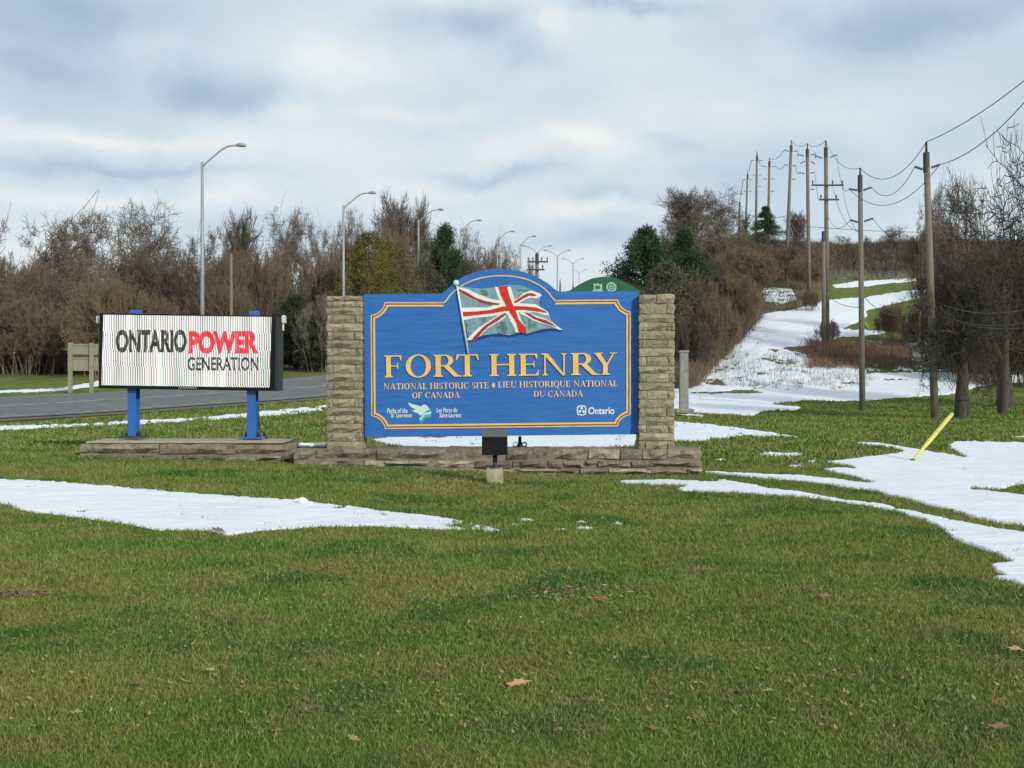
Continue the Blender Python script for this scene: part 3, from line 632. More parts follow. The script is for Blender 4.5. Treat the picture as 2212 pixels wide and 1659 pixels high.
# badge with three-lobed flower
def rr(cx, cy, rx_, ry_, p=3.2, n=24): return [Lz2(cx+rx_*math.copysign(abs(math.cos(t))**(2/p), math.cos(t)), cy-ry_*math.copysign(abs(math.sin(t))**(2/p), math.sin(t))) for t in [2*math.pi*i/n for i in range(n)]]
MB().ring(rr(1697, 507, 36, 38), rr(1697, 507, 28, 30), -.006, .001).build('badge_rim', mWhiteP, sg)
m_ = MB()
for k, a in enumerate((90, 210, 330)):
    ca, sa = math.cos(R(a)), math.sin(R(a)); m_.prism([Lz2(1697+u*ca-v_*sa*1.0, 507-(u*sa+v_*ca)) for u, v_ in ((3, 0), (12, 9), (22, 10), (27, 0), (22, -10), (12, -9))], -.006-.0005*k, .001)
m_.build('flower_emblem', mWhiteP, sg)
# flag relief
def fp(pts, y, mat, name='flag_stripe', r=1):
    m_ = MB(); m_.prism([Lz3(*p) for p in pts], y, .001); return m_.build(name, mat, sg)
fp([(262, 225), (400, 240), (520, 250), (640, 232), (760, 208), (900, 215), (980, 240), (1010, 262), (1060, 285), (1105, 305), (1100, 340), (1092, 390), (1100, 430), (1170, 480), (1195, 520), (1205, 560), (1250, 610), (1325, 668), (1210, 652), (1130, 657), (1040, 682), (960, 707), (915, 692), (870, 692), (790, 722), (730, 714), (690, 702), (600, 712), (520, 722), (450, 752), (375, 772)], -.018, mTeal, 'flag_field')
fp([(275, 245), (400, 262), (520, 272), (640, 254), (760, 240), (900, 237), (1010, 284), (1100, 360), (1110, 452), (1200, 540), (1250, 630), (1325, 690), (1210, 674), (1040, 704), (960, 729), (915, 714), (790, 744), (730, 736), (600, 734), (450, 774), (380, 790)], -.003, mDropShade, 'flag_drop_shade')  # shifted dark copy of the flag outline, a painted drop shadow
for l in ([(490, 262), (540, 258), (575, 300), (560, 330), (510, 310)], [(690, 590), (735, 585), (765, 650), (750, 705), (715, 700)], [(975, 560), (1000, 560), (1010, 640), (985, 665)], [(330, 600), (370, 600), (360, 660), (340, 680)], [(860, 255), (960, 260), (990, 280), (880, 275)], [(520,540),(545,540),(540,590),(520,590)]): fp(l, -.0205, mTealD, 'flag_fold_shade')  # dark patches put the shading of the folds into colour
WH = [[(640, 232), (800, 232), (830, 330), (850, 400), (880, 480), (905, 570), (950, 640), (962, 700), (900, 692), (850, 692), (840, 650), (800, 580), (760, 500), (730, 430), (690, 370), (660, 300)],
      [(305, 445), (420, 440), (560, 440), (700, 400), (850, 390), (920, 400), (1050, 405), (1105, 440), (1170, 480), (1190, 515), (1150, 520), (1060, 490), (950, 480), (860, 490), (740, 500), (600, 530), (440, 545), (320, 570)],
      [(268, 232), (370, 255), (480, 310), (590, 350), (690, 370), (720, 400), (640, 425), (540, 400), (440, 370), (350, 330), (280, 290)],
      [(830, 370), (880, 340), (940, 290), (1010, 268), (1060, 285), (1105, 303), (1112, 320), (1060, 350), (1000, 340), (930, 368), (860, 410)],
      [(760, 490), (745, 545), (640, 605), (560, 655), (490, 730), (430, 772), (355, 770), (410, 705), (480, 640), (560, 595), (650, 535), (700, 500)],
      [(895, 475), (980, 485), (1060, 525), (1160, 558), (1230, 600), (1325, 667), (1290, 667), (1210, 625), (1120, 602), (1030, 572), (960, 532), (895, 505)]]
RD = [[(675, 230), (762, 225), (790, 330), (815, 395), (850, 470), (880, 560), (950, 640), (960, 697), (930, 705), (880, 682), (860, 600), (820, 530), (780, 470), (740, 390), (700, 310)],
      [(305, 485), (450, 480), (590, 465), (720, 430), (860, 425), (960, 430), (1060, 440), (1150, 475), (1165, 492), (1040, 475), (940, 462), (850, 465), (740, 475), (600, 500), (460, 515), (312, 530)]]
DR = [[(272, 248), (360, 288), (440, 338), (540, 373), (640, 393), (690, 398), (680, 414), (600, 414), (500, 387), (400, 347), (330, 312), (278, 280)],
      [(835, 378), (900, 335), (960, 300), (1010, 293), (1060, 312), (1045, 327), (990, 320), (930, 348), (870, 387), (838, 394)],
      [(757, 500), (740, 525), (660, 582), (580, 628), (520, 684), (450, 767), (400, 770), (460, 700), (530, 630), (620, 568), (700, 516), (740, 496)],
      [(935, 488), (990, 498), (1060, 541), (1160, 569), (1210, 597), (1270, 641), (1200, 615), (1110, 588), (1030, 554), (980, 522)]]
for i, l in enumerate(WH): fp(l, -.022-.0007*i, mWhiteP)
for i, l in enumerate(DR): fp(l, -.028-.0007*i, mDarkRed)
for i, l in enumerate(RD): fp(l, -.032-.0012*i, mRedP)
a, b_ = Lz3(258, 225), Lz3(370, 905); MB().tube([(a[0], -.03, a[1]), (b_[0], -.03, b_[1])], .019, 8).build('flagpole', mPale, sg, True)
c = Lz3(248, 192); bm = bmesh.new(); bmesh.ops.create_uvsphere(bm, u_segments=14, v_segments=10, radius=.052); me = bpy.data.meshes.new('finial'); bm.to_mesh(me); bm.free()
o = link('finial', me, mPale, sg); o.location = (c[0], -.03, c[1]); o.scale = (1, .7, 1)
# back frame posts hidden between the pillars
for bx in (-.05, 4.87): MB().box(bx, bx+.045, .02, .14, .03, 2.5).build('side_batten', mBlueEdge, sg)

# ------------------------------------------------------------------ electronic message board
YB = 20.55; mp = YB/F
bd = empty('message_board', at(405, 947, YB), 'white lit electronic board on two blue posts reading ONTARIO POWER GENERATION', 'sign'); O = bd.location
def BL(x, y): p = at(x, y, YB); return (p.x-O.x, p.z-O.z)
def Bz(x, y): return BL(137.15+x*.2604, 630.9+y*.2604)
cab = [Bz(298, 176), Bz(1760, 200), Bz(1752, 820), Bz(292, 798)]
MB().prism(cab[::-1], .0, .42).build('cabinet', mBlack, bd)
fo = [Bz(298, 174), Bz(1762, 199), Bz(1752, 821), Bz(290, 799)]; fi = [Bz(326, 187), Bz(1734, 208), Bz(1716, 792), Bz(309, 772)]
MB().ring(fo, fi, -.03, .002).build('frame', mBlack, bd)
MB().prism([Bz(1762, 205), Bz(1790, 212), Bz(1782, 822), Bz(1752, 822)][::-1], .012, .40).build('side_door', mDark, bd)
# screen face : columns of lit diodes with dark gaps, four module rows
m, t, b = newmat('diode_screen')
p = N(t, 'ShaderNodeTexCoord').outputs['Object']; ss = N(t, 'ShaderNodeSeparateXYZ', {0: p})
zrow = M(t, 'FLOOR', M(t, 'MULTIPLY', M(t, 'SUBTRACT', ss.outputs[2], M(t, 'MULTIPLY', ss.outputs[0], -.013)), 1/.327))
jig = M(t, 'MULTIPLY', zrow, .37)
wv = M(t, 'ADD', M(t, 'MULTIPLY', M(t, 'SINE', M(t, 'ADD', M(t, 'MULTIPLY', ss.outputs[0], 2*math.pi/.0435), M(t, 'MULTIPLY', jig, 6.28))), .5), .5)
nz = N(t, 'ShaderNodeTexNoise', {'Vector': N(t, 'ShaderNodeMapping', {'Vector': p, 'Scale': (5.0, 1, .5)}).outputs[0], 'Scale': 1.0, 'Detail': 2.0})
wv2 = M(t, 'ADD', wv, M(t, 'MULTIPLY', M(t, 'SUBTRACT', nz.outputs[0], .42), 1.3), clamp=True)
nz2 = N(t, 'ShaderNodeTexNoise', {'Vector': N(t, 'ShaderNodeMapping', {'Vector': p, 'Scale': (22.0, 1, 1.2)}).outputs[0], 'Scale': 1.0, 'Detail': 0.0})
hue = MIX(t, N(t, 'ShaderNodeMapRange', {0: nz2.outputs[0], 1: .55, 2: .72}).outputs[0], (.20, .19, .17), (.36, .18, .10))
hue = MIX(t, N(t, 'ShaderNodeMapRange', {0: nz2.outputs[0], 1: .42, 2: .30}).outputs[0], hue, (.10, .24, .18))
colr = MIX(t, N(t, 'ShaderNodeMapRange', {0: wv2, 1: .25, 2: .70}).outputs[0], hue, (1.05, 1.05, 1.04))
b.inputs['Base Color'].default_value = (.03, .03, .03, 1); b.inputs['Roughness'].default_value = .6
t.links.new(colr, b.inputs['Emission Color']); b.inputs['Emission Strength'].default_value = 1.0
MB().prism(fi[::-1], -.008, .001).build('screen', m, bd)
def ledmat(name, c, gapc):
    m, t, b = newmat(name); p = N(t, 'ShaderNodeTexCoord').outputs['Object']; ss = N(t, 'ShaderNodeSeparateXYZ', {0: p})
    wv = M(t, 'ADD', M(t, 'MULTIPLY', M(t, 'SINE', M(t, 'MULTIPLY', ss.outputs[0], 2*math.pi/.0435)), .5), .5)
    n = N(t, 'ShaderNodeTexNoise', {'Vector': N(t, 'ShaderNodeMapping', {'Vector': p, 'Scale': (16.0, 1, 5.0)}).outputs[0], 'Scale': 1.0, 'Detail': 2.0}).outputs[0]
    f = M(t, 'MULTIPLY', N(t, 'ShaderNodeMapRange', {0: wv, 1: .55, 2: .95}).outputs[0], N(t, 'ShaderNodeMapRange', {0: n, 1: .45, 2: .65}).outputs[0])
    cc = MIX(t, f, c, gapc); b.inputs['Base Color'].default_value = (.02, .02, .02, 1); b.inputs['Roughness'].default_value = .6
    t.links.new(cc, b.inputs['Emission Color']); b.inputs['Emission Strength'].default_value = 1.0; return m
mLK = ledmat('dark_diodes', (.012, .012, .010), (.50, .48, .43)); mLR = ledmat('red_diodes', (.78, .008, .03), (.95, .35, .38))
def btext(txt, z, mat, bold, spc=1.0, yy=-.009):
    (x0, z0), (x1, z1) = Bz(z[0], z[3]), Bz(z[2], z[1]); place_font('screen_lettering', txt, x0, x1, z0, z1, yy, mat, bd, bold, 0, .004, spc)
btext('ONTARIO', (430, 312, 1022, 502), mLK, .04); btext('POWER', (1040, 322, 1622, 513), mLR, .055); btext('GENERATION', (1030, 540, 1622, 652), mLK, .02)
p0, p1 = Bz(955, 800), Bz(1110, 788); MB().box(p0[0], p1[0], -.034, -.029, p0[1], p1[1]).build('name_plate', mk('plate_grey', (.18, .18, .18), rough=.5), bd)
for a, b2, top, bot, name in ((270, 288, 838, 943, 'post'), (531, 550, 843, 945, 'post')):
    (x0, z1), (x1, z0) = BL(a, top-10), BL(b2, bot); q0 = MB()
    # wide flange section: two flanges and a web
    q0.box(x0, x1, .10, .118, z0, z1); q0.box(x0, x1, .30, .318, z0, z1); q0.box((x0+x1)/2-.012, (x0+x1)/2+.012, .118, .30, z0, z1)
    po = q0.build('post', mBluePost, bd)
    MB().box(x0-.13, x1+.13, .0, .42, z0-.02, z0+.005, .004).build('base_plate', mBluePost if a > 400 else mDark, po)
    for sx_ in (x0-.09, x1+.09):
        for sy_ in (.06, .36): MB().tube([(sx_, sy_, z0-.02), (sx_, sy_, z0+.09)], .014, 6).build('anchor_bolt', mDark, po)
    # triangular stiffener fins
    MB().poly([(x0-.09, .2, z0), (x0, .2, z0), (x0, .2, z0+.12), (x0-.09, .215, z0), (x0, .215, z0), (x0, .215, z0+.12)], [(0, 1, 2), (3, 5, 4), (0, 3, 4, 1), (1, 4, 5, 2), (2, 5, 3, 0)]).build('stiffener', mDark, po)
    MB().poly(
        [(x1+.09, .2, z0), (x1, .2, z0), (x1, .2, z0+.12), (x1+.09, .215, z0), (x1, .215, z0), (x1, .215, z0+.12)], [(0, 2, 1), (3, 4, 5), (0, 1, 4, 3), (1, 2, 5, 4), (2, 0, 3, 5)]).build('stiffener', mDark, po)
for x, y in ((284, 673), (545, 676)):
    c = BL(x, y); MB().box(c[0]-.075, c[0]+.075, .10, .3, c[1]-.075, c[1]+.04, .008).box(c[0]-.03, c[0]+.03, .09, .1, c[1]-.02, c[1]+.015).build('top_bracket', mBluePost, bd)
c = BL(209, 690); MB().box(c[0]-.062, c[0]+.062, .08, .2, c[1]-.07, c[1]+.07, .015).build('sensor_box', mWhiteBox, bd)
c = BL(211, 718); MB().box(c[0]-.02, c[0]+.09, .08, .12, c[1]-.04, c[1]+.03, .008).build('sensor_bracket', mWhiteBox, bd)
c = BL(611, 690); MB().box(c[0]-.035, c[0]+.03, .10, .2, c[1]-.07, c[1]+.08, .012).box(c[0]-.03, c[0]+.0, .13, .16, c[1]-.2, c[1]-.06).build('side_fitting', mWhiteBox, bd)
a = BL(552, 930); e = BL(567, 948); MB().tube([(BL(549, 880)[0], .31, BL(549, 880)[1]), (a[0], .32, a[1]), (BL(562, 936)[0], .33, BL(562, 936)[1]), (e[0], .34, e[1]), (BL(565, 950)[0], .34, BL(565, 950)[1])], .014, 6).build('power_conduit', mDark, bd)
bd.rotation_euler.z = R(-1.5)

# ------------------------------------------------------------------ floodlight in front, and small fixture behind the wall
g = ground(1069, 1046); Yl = g.y
fl = empty('floodlight', g, 'black square floodlight on a concrete footing, aimed at the blue sign', 'floodlight')
def FL(x, y): p = at(x, y, Yl); return (p.x-g.x, p.z-g.z)
(x0, z1), (x1, z0) = FL(1041, 944), FL(1096, 983)
MB().box(x0, x1, 0, .06, z0, z1, .01).prism([(x0+.02, z0+.02), (x1-.02, z0+.02), (x1-.02, z1-.02), (x0+.02, z1-.02)], .06, .17).build('housing', mBlack, fl)
MB().ring([(x0+.0, z0+.0), (x1, z0), (x1, z1), (x0, z1)], [(x0+.035, z0+.035), (x1-.035, z0+.035), (x1-.035, z1-.035), (x0+.035, z1-.035)], -.012, .001).build('rear_rim', mBlack, fl)
zt = FL(1069, 930)[1]
MB().poly([(x0, .012, z1+.001), (x1, .012, z1+.001), (x1, .26, zt), (x0, .26, zt), (x0, .012, z1+.012), (x1, .012, z1+.012), (x1, .26, zt+.012), (x0, .26, zt+.012)], [(0, 1, 2, 3), (7, 6, 5, 4), (0, 4, 5, 1), (1, 5, 6, 2), (2, 6, 7, 3), (3, 7, 4, 0)]).build('visor', mVisor, fl)
MB().poly([(x0-.002, .012, z1), (x0-.002, .26, zt), (x0-.002, .26, z0), (x0-.002, .012, z0), (x0+.006, .012, z1), (x0+.006, .26, zt), (x0+.006, .26, z0), (x0+.006, .012, z0)], [(0, 1, 2, 3), (7, 6, 5, 4), (0, 4, 5, 1), (1, 5, 6, 2)]).build('side_baffle', mBlack, fl)
MB().poly(
    [(x1+.002, .012, z1), (x1+.002, .26, zt), (x1+.002, .26, z0), (x1+.002, .012, z0), (x1-.006, .012, z1), (x1-.006, .26, zt), (x1-.006, .26, z0), (x1-.006, .012, z0)], [(0, 1, 2, 3), (7, 6, 5, 4), (0, 4, 5, 1), (1, 5, 6, 2)]).build('side_baffle', mBlack, fl)
(_, zs) = FL(1069, 1014); c = FL(1069, 1000)[0]
MB().box(c-.035, c+.035, .07, .12, FL(0, 1000)[1], z0+.02, .005).build('yoke', mBlack, fl)
MB().tube([(c+.005, .1, zs-.01), (c+.005, .1, FL(0, 998)[1])], [.045, .032], 10).tube([(c+.005, .1, zs-.01), (c+.005, .1, zs+.03)], [.085, .07], 10).build('stem', mDark, fl)
(a0, zc), (a1, _z) = FL(1051, 1012), FL(1087, 1046)
o = link('concrete_footing', rough_block('concrete_footing', a1-a0, .28, zc+.12, 3, (4, 3, 4), .012, .012), mCap, fl); o.location = ((a0+a1)/2, -.03, -.12)
gp = at(1123, 966, 20.2); f2 = empty('ground_spotlight', (gp.x, 20.2, Z19(969, 19.45)-.02), 'small black spotlight post on the wall top under the blue sign', 'spotlight')
MB().tube([(0, 0, 0), (0, 0, .05), (0, 0, .06), (0, 0, .20)], [.065, .06, .035, .03], 10).build('post', mBlack, f2)
MB().box(-.13, .13, -.05, .05, -.0, .022, .004).build('bracket', mDark, f2)
MB().tube([(-.11, 0, .02), (-.13, 0, .075), (-.09, 0, .09), (-.03, 0, .07)], .008, 6).build('cable_loop', mDark, f2)
MB().tube([(.03, 0, .07), (.1, 0, .09), (.12, 0, .08), (.11, 0, .02)], .014, 6).build('cable_loop', mDark, f2)

# ------------------------------------------------------------------ green arched board beyond
YG = 46.0; gz = Tz((1308-CX)/F*YG, YG); gb = empty('green_board', ((1308-CX)/F*YG, YG, gz), 'green arched signboard with two pale emblems showing above the blue sign', 'sign')
def GLc(x, y): p = at(x, y, YG); return (p.x-gb.location.x, p.z-gz)
Gz = lambda x, y: GLc(1042.3+x*.1488, 466.3+y*.1488)
top = [(1180, 1100), (1260, 1085), (1330, 1045), (1410, 990), (1500, 945), (1600, 905), (1700, 888), (1790, 885), (1880, 893), (1960, 912), (2050, 950), (2140, 995), (2220, 1045), (2290, 1085)]
MB().prism([Gz(*p) for p in [(1180, 2100), (2290, 2100)]]+[Gz(*p) for p in top[::-1]], 0, .12).build('board_panel', mGreenS, gb)
MB().prism([Gz(*p) for p in [(1590, 1098), (1755, 1098), (1745, 1080), (1735, 1070), (1735, 1000), (1740, 985), (1700, 992), (1670, 978), (1640, 990), (1605, 985), (1608, 1010), (1618, 1060), (1600, 1080)]], -.02, .001).build('shield_emblem', mMint, gb)
MB().prism([Gz(*p) for p in [(1640, 1060), (1705, 1060), (1705, 1025), (1672, 1008), (1640, 1025)]], -.025, -.0195).build('shield_relief', mGreenS, gb)
m_ = MB(); cc = Gz(1870, 1035); rr_ = .22
m_.prism([(cc[0]+rr_*math.cos(2*math.pi*i/24)*(1 if i % 2 else .93), cc[1]+rr_*math.sin(2*math.pi*i/24)*(1 if i % 2 else .93)) for i in range(24)], -.02, .001).build('round_emblem', mMint, gb)
MB().ring([(cc[0]+.13*math.cos(a), cc[1]+.13*math.sin(a)) for a in [2*math.pi*i/20 for i in range(20)]], [(cc[0]+.10*math.cos(a), cc[1]+.10*math.sin(a)) for a in [2*math.pi*i/20 for i in range(20)]], -.025, -.0195).prism([(cc[0]-.04, cc[1]-.03), (cc[0]+.05, cc[1]-.05), (cc[0]+.02, cc[1]+.05)], -.025, -.0195).build('wheel_relief', mGreenS, gb)
for x in (-1.1, 1.1): MB().box(x-.08, x+.08, .02, .14, -.2, Gz(0, 2100)[1], .01).build('post', mWood, gb)

# ------------------------------------------------------------------ signboard seen from behind, left of the message board
g = ground(152, 849); sb = empty('road_sign_back', g, 'back of a plain two-panel road sign on wooden posts beyond the road', 'sign')
def SL(x, y): p = at(x, y, g.y); return (p.x-g.x, p.z-g.z)
for xa, yt, yb in ((149, 740, 851), (195, 741, 846)):
    (x0, z1), (x1, z0) = SL(xa, yt), SL(xa+8, yb); MB().box(x0, x1, -.14, -.0, z0-.3, z1, .01).build('post', mTanSt, sb)
for ya, yb in ((743, 766), (772, 801)):
    (x0, z1), (x1, z0) = SL(146, ya), SL(212, yb); pn = MB().box(x0, x1, .002, .03, z0, z1).build('sign_panel', mTanSt, sb)
    MB().ring([(x0, z0), (x1, z0), (x1, z1), (x0, z1)], [(x0+.1, z0+.08), (x1-.1, z0+.08), (x1-.1, z1-.08), (x0+.1, z1-.08)], -.03, .0).build('panel_rail', mTanSt, pn)
(x0, z1), (x1, z0) = SL(146, 767), SL(212, 771); MB().box(x0, x1, .0, .05, z0, z1).build('cross_rail', mWoodD, sb)

# ------------------------------------------------------------------ grey concrete post right of the pillar
g = ground(1479, 892); cpn = empty('concrete_post', g, 'square grey concrete post on a footing, right of the right stone pillar', 'post')
def CL(x, y): p = at(x, y, g.y); return (p.x-g.x, p.z-g.z)
(x0, z1), (x1, z0) = CL(1470, 762), CL(1487, 886)
sw = (x1-x0)/2; MB().poly([(x0-.02, 0, 0), (x1+.02, 0, 0), (x1+.02, 2*sw, 0), (x0-.02, 2*sw, 0), (x0, .02, z1), (x1, .02, z1), (x1, 2*sw, z1), (x0, 2*sw, z1)], [(0, 1, 5, 4), (1, 2, 6, 5), (2, 3, 7, 6), (3, 0, 4, 7), (4, 5, 6, 7)]).build('shaft', mConc, cpn)
MB().box(x0-.04, x1+.04, -.03, 2*sw+.04, z1, z1+.12, .02).build('cap', mConc, cpn)
(a0, zb), (a1, zc) = CL(1460, 883), CL(1498, 895); MB().box(a0, a1, -.2, .7, -.2, zb, .03).build('footing', mConc, cpn)

# ------------------------------------------------------------------ yellow guy-wire guards
def marker(px0, py0, px1, py1, rad, label, dyy=.3):
    g = ground(px0, py0); e_ = at(px1, py1, g.y+dyy); o = empty('yellow_marker', g, label, 'marker', 'yellow guy wire guards')
    d = e_-g; n = 8; m_ = MB(); m_.tube([d*(i/n) for i in range(n+1)], [rad*(1 if i < n else .8)*(.75 if i < 3 else 1) for i in range(n+1)], 8, True); m_.build('guard_tube', mYel, o, True)
    MB().tube([Vector((0, 0, -.1)), d*.03], rad*1.5, 8).build('anchor', mDark, o); return g, e_
mg, me_ = marker(1970, 997, 2057, 894, .045, 'leaning yellow plastic guard standing in the snow near the right edge', 1.0)
marker(1516, 862, 1505, 847, .04, 'short yellow guard in the snow beside the grey concrete post', .2)
marker(1878, 712, 1869, 696, .05, 'small yellow guard on the grassy slope behind the second utility pole', .3)

# ------------------------------------------------------------------ street lamps
def lamp_proto():
    r = empty('street_lamp', (0, 0, 0), 'x', 'street lamp', 'street lamps along the road')
    MB().tube([(0, 0, -.3), (0, 0, 6), (0, 0, 12)], [.125, .105, .075], 10).build('pole', mGalv, r, True)
    MB().tube([(0, 0, -.2), (0, 0, .25)], .2, 10).build('base', mGalv, r)
    a = MB().tube([(0, 0, 11.7), (.2, 0, 11.95), (.62, 0, 12.3), (1.05, 0, 12.66), (1.35, 0, 12.82), (1.65, 0, 12.88), (1.95, 0, 12.9)], [.05]*7, 8).build('arm', mGalv, r, True)
    h = MB(); h.tube([(1.85, 0, 12.9), (1.98, 0, 12.92), (2.2, 0, 12.92), (2.38, 0, 12.89), (2.42, 0, 12.88)], [.05, .1, .12, .09, .04], 10); hh = h.build('lamp_head', mGalv, r, True)
    return r
def copy_tree(o, parent=None):
    c = o.copy(); COL.objects.link(c)
    if parent: c.parent = parent
    for ch in list(o.children): copy_tree(ch, c)
    return c
def children_copy(o): return copy_tree(o)
lp = lamp_proto()
LP = [(437, 350, 94, 'tallest street lamp, its pole rising from behind the message board'), (742, 443, 70, 'street lamp rising above the left stone pillar'),
      (904, 475, 54, 'street lamp in front of the cedars, above the left half of the blue sign'), (995, 495, 45, 'street lamp beside the dark pine, just left of the arch'),
      (1074, 517, 38, 'street lamp directly above the crown of the arch'), (1124, 527, 34, 'street lamp just left of the distant utility pole')]
for i, (x, yt, arm, lab) in enumerate(LP):
    o = lp if i == 0 else copy_tree(lp); Yd = F*2.4/arm; tp = at(x, yt, Yd); gz_ = Tz(tp.x, Yd); s_ = arm/F*Yd/2.4
    o['label'] = lab; o.location = (tp.x, Yd, gz_); o.scale = (s_, s_, (tp.z-gz_)/12.0)
for x, yt, arm, lab in ((1160, 545, 31, 'double-armed street lamp standing behind the distant utility pole'), (1204, 553, 28, 'double-armed street lamp nearest right of the distant utility pole'), (1238, 569, 23, 'small double-armed street lamp just left of the green arched sign'), (1251, 590, 15, 'smallest farthest double-armed street lamp above the road')):
    Yd = F*2.6/arm*.96; tp = at(x, yt, Yd); gz_ = Tz(tp.x, Yd); hgt = tp.z-gz_
    o = empty('street_lamp', (tp.x, Yd, gz_), lab, 'street lamp', 'street lamps along the road')
    MB().tube([(0, 0, -.3), (0, 0, hgt)], [.16, .11], 8).build('pole', mGalv, o, True)
    for sg_ in (-1, 1):
        MB().tube([(0, 0, hgt-.1), (sg_*.7, 0, hgt+.5), (sg_*1.4, 0, hgt+.95), (sg_*2.1, 0, hgt+1.1)], .06, 6).build('arm', mGalv, o, True)
        MB().tube([(sg_*2.0, 0, hgt+1.1), (sg_*2.3, 0, hgt+1.14), (sg_*2.7, 0, hgt+1.1)], [.07, .14, .06], 6).build('lamp_head', mGalv, o, True)

# ------------------------------------------------------------------ utility poles
PT = {}
def upole(key, xt, yt, ywood, xb, yb, Yd, rpx, label, ins, arms=(), onground=False, group='utility poles climbing the slope', dark=True):
    if onground: g = ground(xb, yb); Yd = g.y
    else: g = Vector(((xb-CX)/F*Yd, Yd, 0)); g.z = Tz(g.x, Yd)
    o = empty('utility_pole', g, label, 'utility pole', group); loc = lambda x, y, dy=0: at(x, y, Yd)-g+Vector((0, dy, 0))
    wt = loc(xt, ywood); rad = rpx/F*Yd/2; base = Vector((0, 0, -.4)) if onground else loc(xb, yb)+Vector(((0-loc(xb, yb).x), 0, 0))
    base = Vector((0, 0, -.4)); MB().tube([base, base.lerp(wt, .5), wt], [rad*1.12, rad, rad*.82], 10).build('pole', mWood, o, True)
    if yt < ywood: MB().tube([wt-Vector((0, 0, .3)), loc(xt, yt)], [rad*.42, rad*.3], 6).build('top_spike', mDark, o)
    if dark: MB().tube([wt+Vector((0, 0, .01))-Vector((0, 0, .9)), wt+Vector((0, 0, .015))], [rad*.88, rad*.9], 10).build('pole_cap', mWoodD, o)
    PT[key, 'top'] = at(xt, yt, Yd)
    for n_, (x, y, dx, up) in enumerate(ins):       # insulator: x,y pixel of inner end, dx length, up rise
        a = loc(x, y); e_ = loc(x+dx, y-up); PT[key, n_] = at(x+dx, y-up, Yd)
        m_ = MB(); K = 7; th = max(rad*.36, .07)
        m_.tube([a.lerp(e_, t_/K) for t_ in range(K+1)], [th*(.55 if t_ % 2 == 0 else 1.0) for t_ in range(K+1)], 6); m_.build('insulator', mIns, o)
    for x0, x1, y, pins in arms:
        a, e_ = loc(x0, y, -rad*1.1), loc(x1, y, -rad*1.1); c = MB().box(a.x, e_.x, a.y-.06, a.y+.06, a.z-.07, a.z+.07).build('crossarm', mWoodD, o)
        for q_ in pins: b0 = loc(q_, y, -rad*1.1); MB().tube([b0+Vector((0, 0, .07)), b0+Vector((0, 0, .3)), b0+Vector((0, 0, .42))], [.035, .08, .05], 6).build('pin_insulator', mIns, c)
    return o
def pr(x, w, y, up=3, l=10): return [(x-w, y, -l, up), (x+w, y, l, up)]
upole('A', 2001, 307, 330, 2020, 905, 0, 15, 'nearest and thickest utility pole, beside the big dark tree at right', [(1993, 366, -17, 6), (2012, 362, 17, 6)], onground=True)
upole('B', 1858, 363, 379, 1863, 888, 0, 11.5, 'utility pole standing at the snow edge, second from the right', [(1852, 411, -18, 3), (1865, 411, 17, 6), (1853, 480, -16, 5), (1867, 478, 18, 6)], onground=True)
upole('C', 1784, 303, 319, 1787, 742, 0, 9.5, 'utility pole carrying two crossarms above the snowy slope', [(1776, 342, -16, 6), (1793, 340, 15, 6)], arms=[(1752, 1821, 401, (1754, 1797, 1818)), (1768, 1811, 432, (1772, 1805))], onground=True)
upole('D', 1744, 310, 323, 1748, 600, 128, 8, 'utility pole left of the crossarm pole, base in the brown brush', [(1737, 337, -13, 3), (1751, 335, 12, 3), (1738, 375, -11, 2), (1750, 374, 10, 2), (1751, 409, 8, 0), (1739, 348, -10, -5), (1751, 348, 9, -6)])
upole('E', 1709, 303, 315, 1698, 515, 155, 7, 'slightly leaning utility pole above the round brown thicket', [(1704, 327, -10, 3), (1714, 327, 9, 1), (1702, 357, -7, 1), (1712, 358, 7, 0), (1711, 387, 7, 0)])
upole('G', 1635, 327, 338, 1632, 480, 185, 5.2, 'tall utility pole immediately left of the spruce top', [(1630, 347, -7, 1), (1640, 347, 8, 1), (1631, 378, -5, 0), (1639, 378, 5, 0), (1639, 402, 5, 0)])
upole('F', 1662, 341, 349, 1658, 480, 172, 5.6, 'utility pole rising straight out of the spruce top', [(1656, 361, -9, 3), (1667, 361, 9, 2), (1656, 388, -6, 2), (1666, 387, 6, 1), (1666, 413, 6, 0)])
upole('H', 1615, 370, 377, 1609, 520, 198, 4.4, 'thin far utility pole over the bare trees on the hill', [(1611, 389, -6, 2), (1619, 389, 6, 1), (1611, 413, -5, 0), (1618, 413, 5, 0)])
upole('I', 1598, 434, 437, 1596, 520, 205, 4, 'shortest farthest utility pole, half sunk in the bare hilltop trees', [])
upole('S', 1779, 500, 500, 1780, 744, 0, 9, 'stub of an old wooden pole, close against the crossarm pole', [], onground=True, group=None)
upole('W', 499, 548, 548, 500, 806, 0, 7, 'short plain wooden pole before the trees, above the message board', [], onground=True, group=None, dark=False)
upole('Z', 1160, 546, 548, 1160, 660, 100, 9, 'dark utility pole with two heavy crossarms above the arch of the blue sign', [], arms=[(1139, 1184, 566, (1141, 1151, 1170, 1182)), (1138, 1176, 583, (1142, 1150, 1172))], group=None)
upole('R', 2330, 70, 90, 2345, 940, 40, 18, 'utility pole beyond the frame carrying the nearest cables', [(2315, 120, -20, 6)])
def cable(p, q_, sag, rad, label, grp='power cables between the utility poles'):
    p, q_ = Vector(p), Vector(q_); n = 22; ym = (p.y+q_.y)/2; rad = max(rad*1.0, ym*.00023); sag *= .55 if ym > 90 else .82; m_ = MB(); m_.tube([p.lerp(q_, i/n)-Vector((0, 0, sag*4*(i/n)*(1-i/n))) for i in range(n+1)], rad, 5, True)
    return tag(m_.build('power_cable', mWire, None, True), label, 'cable', grp)
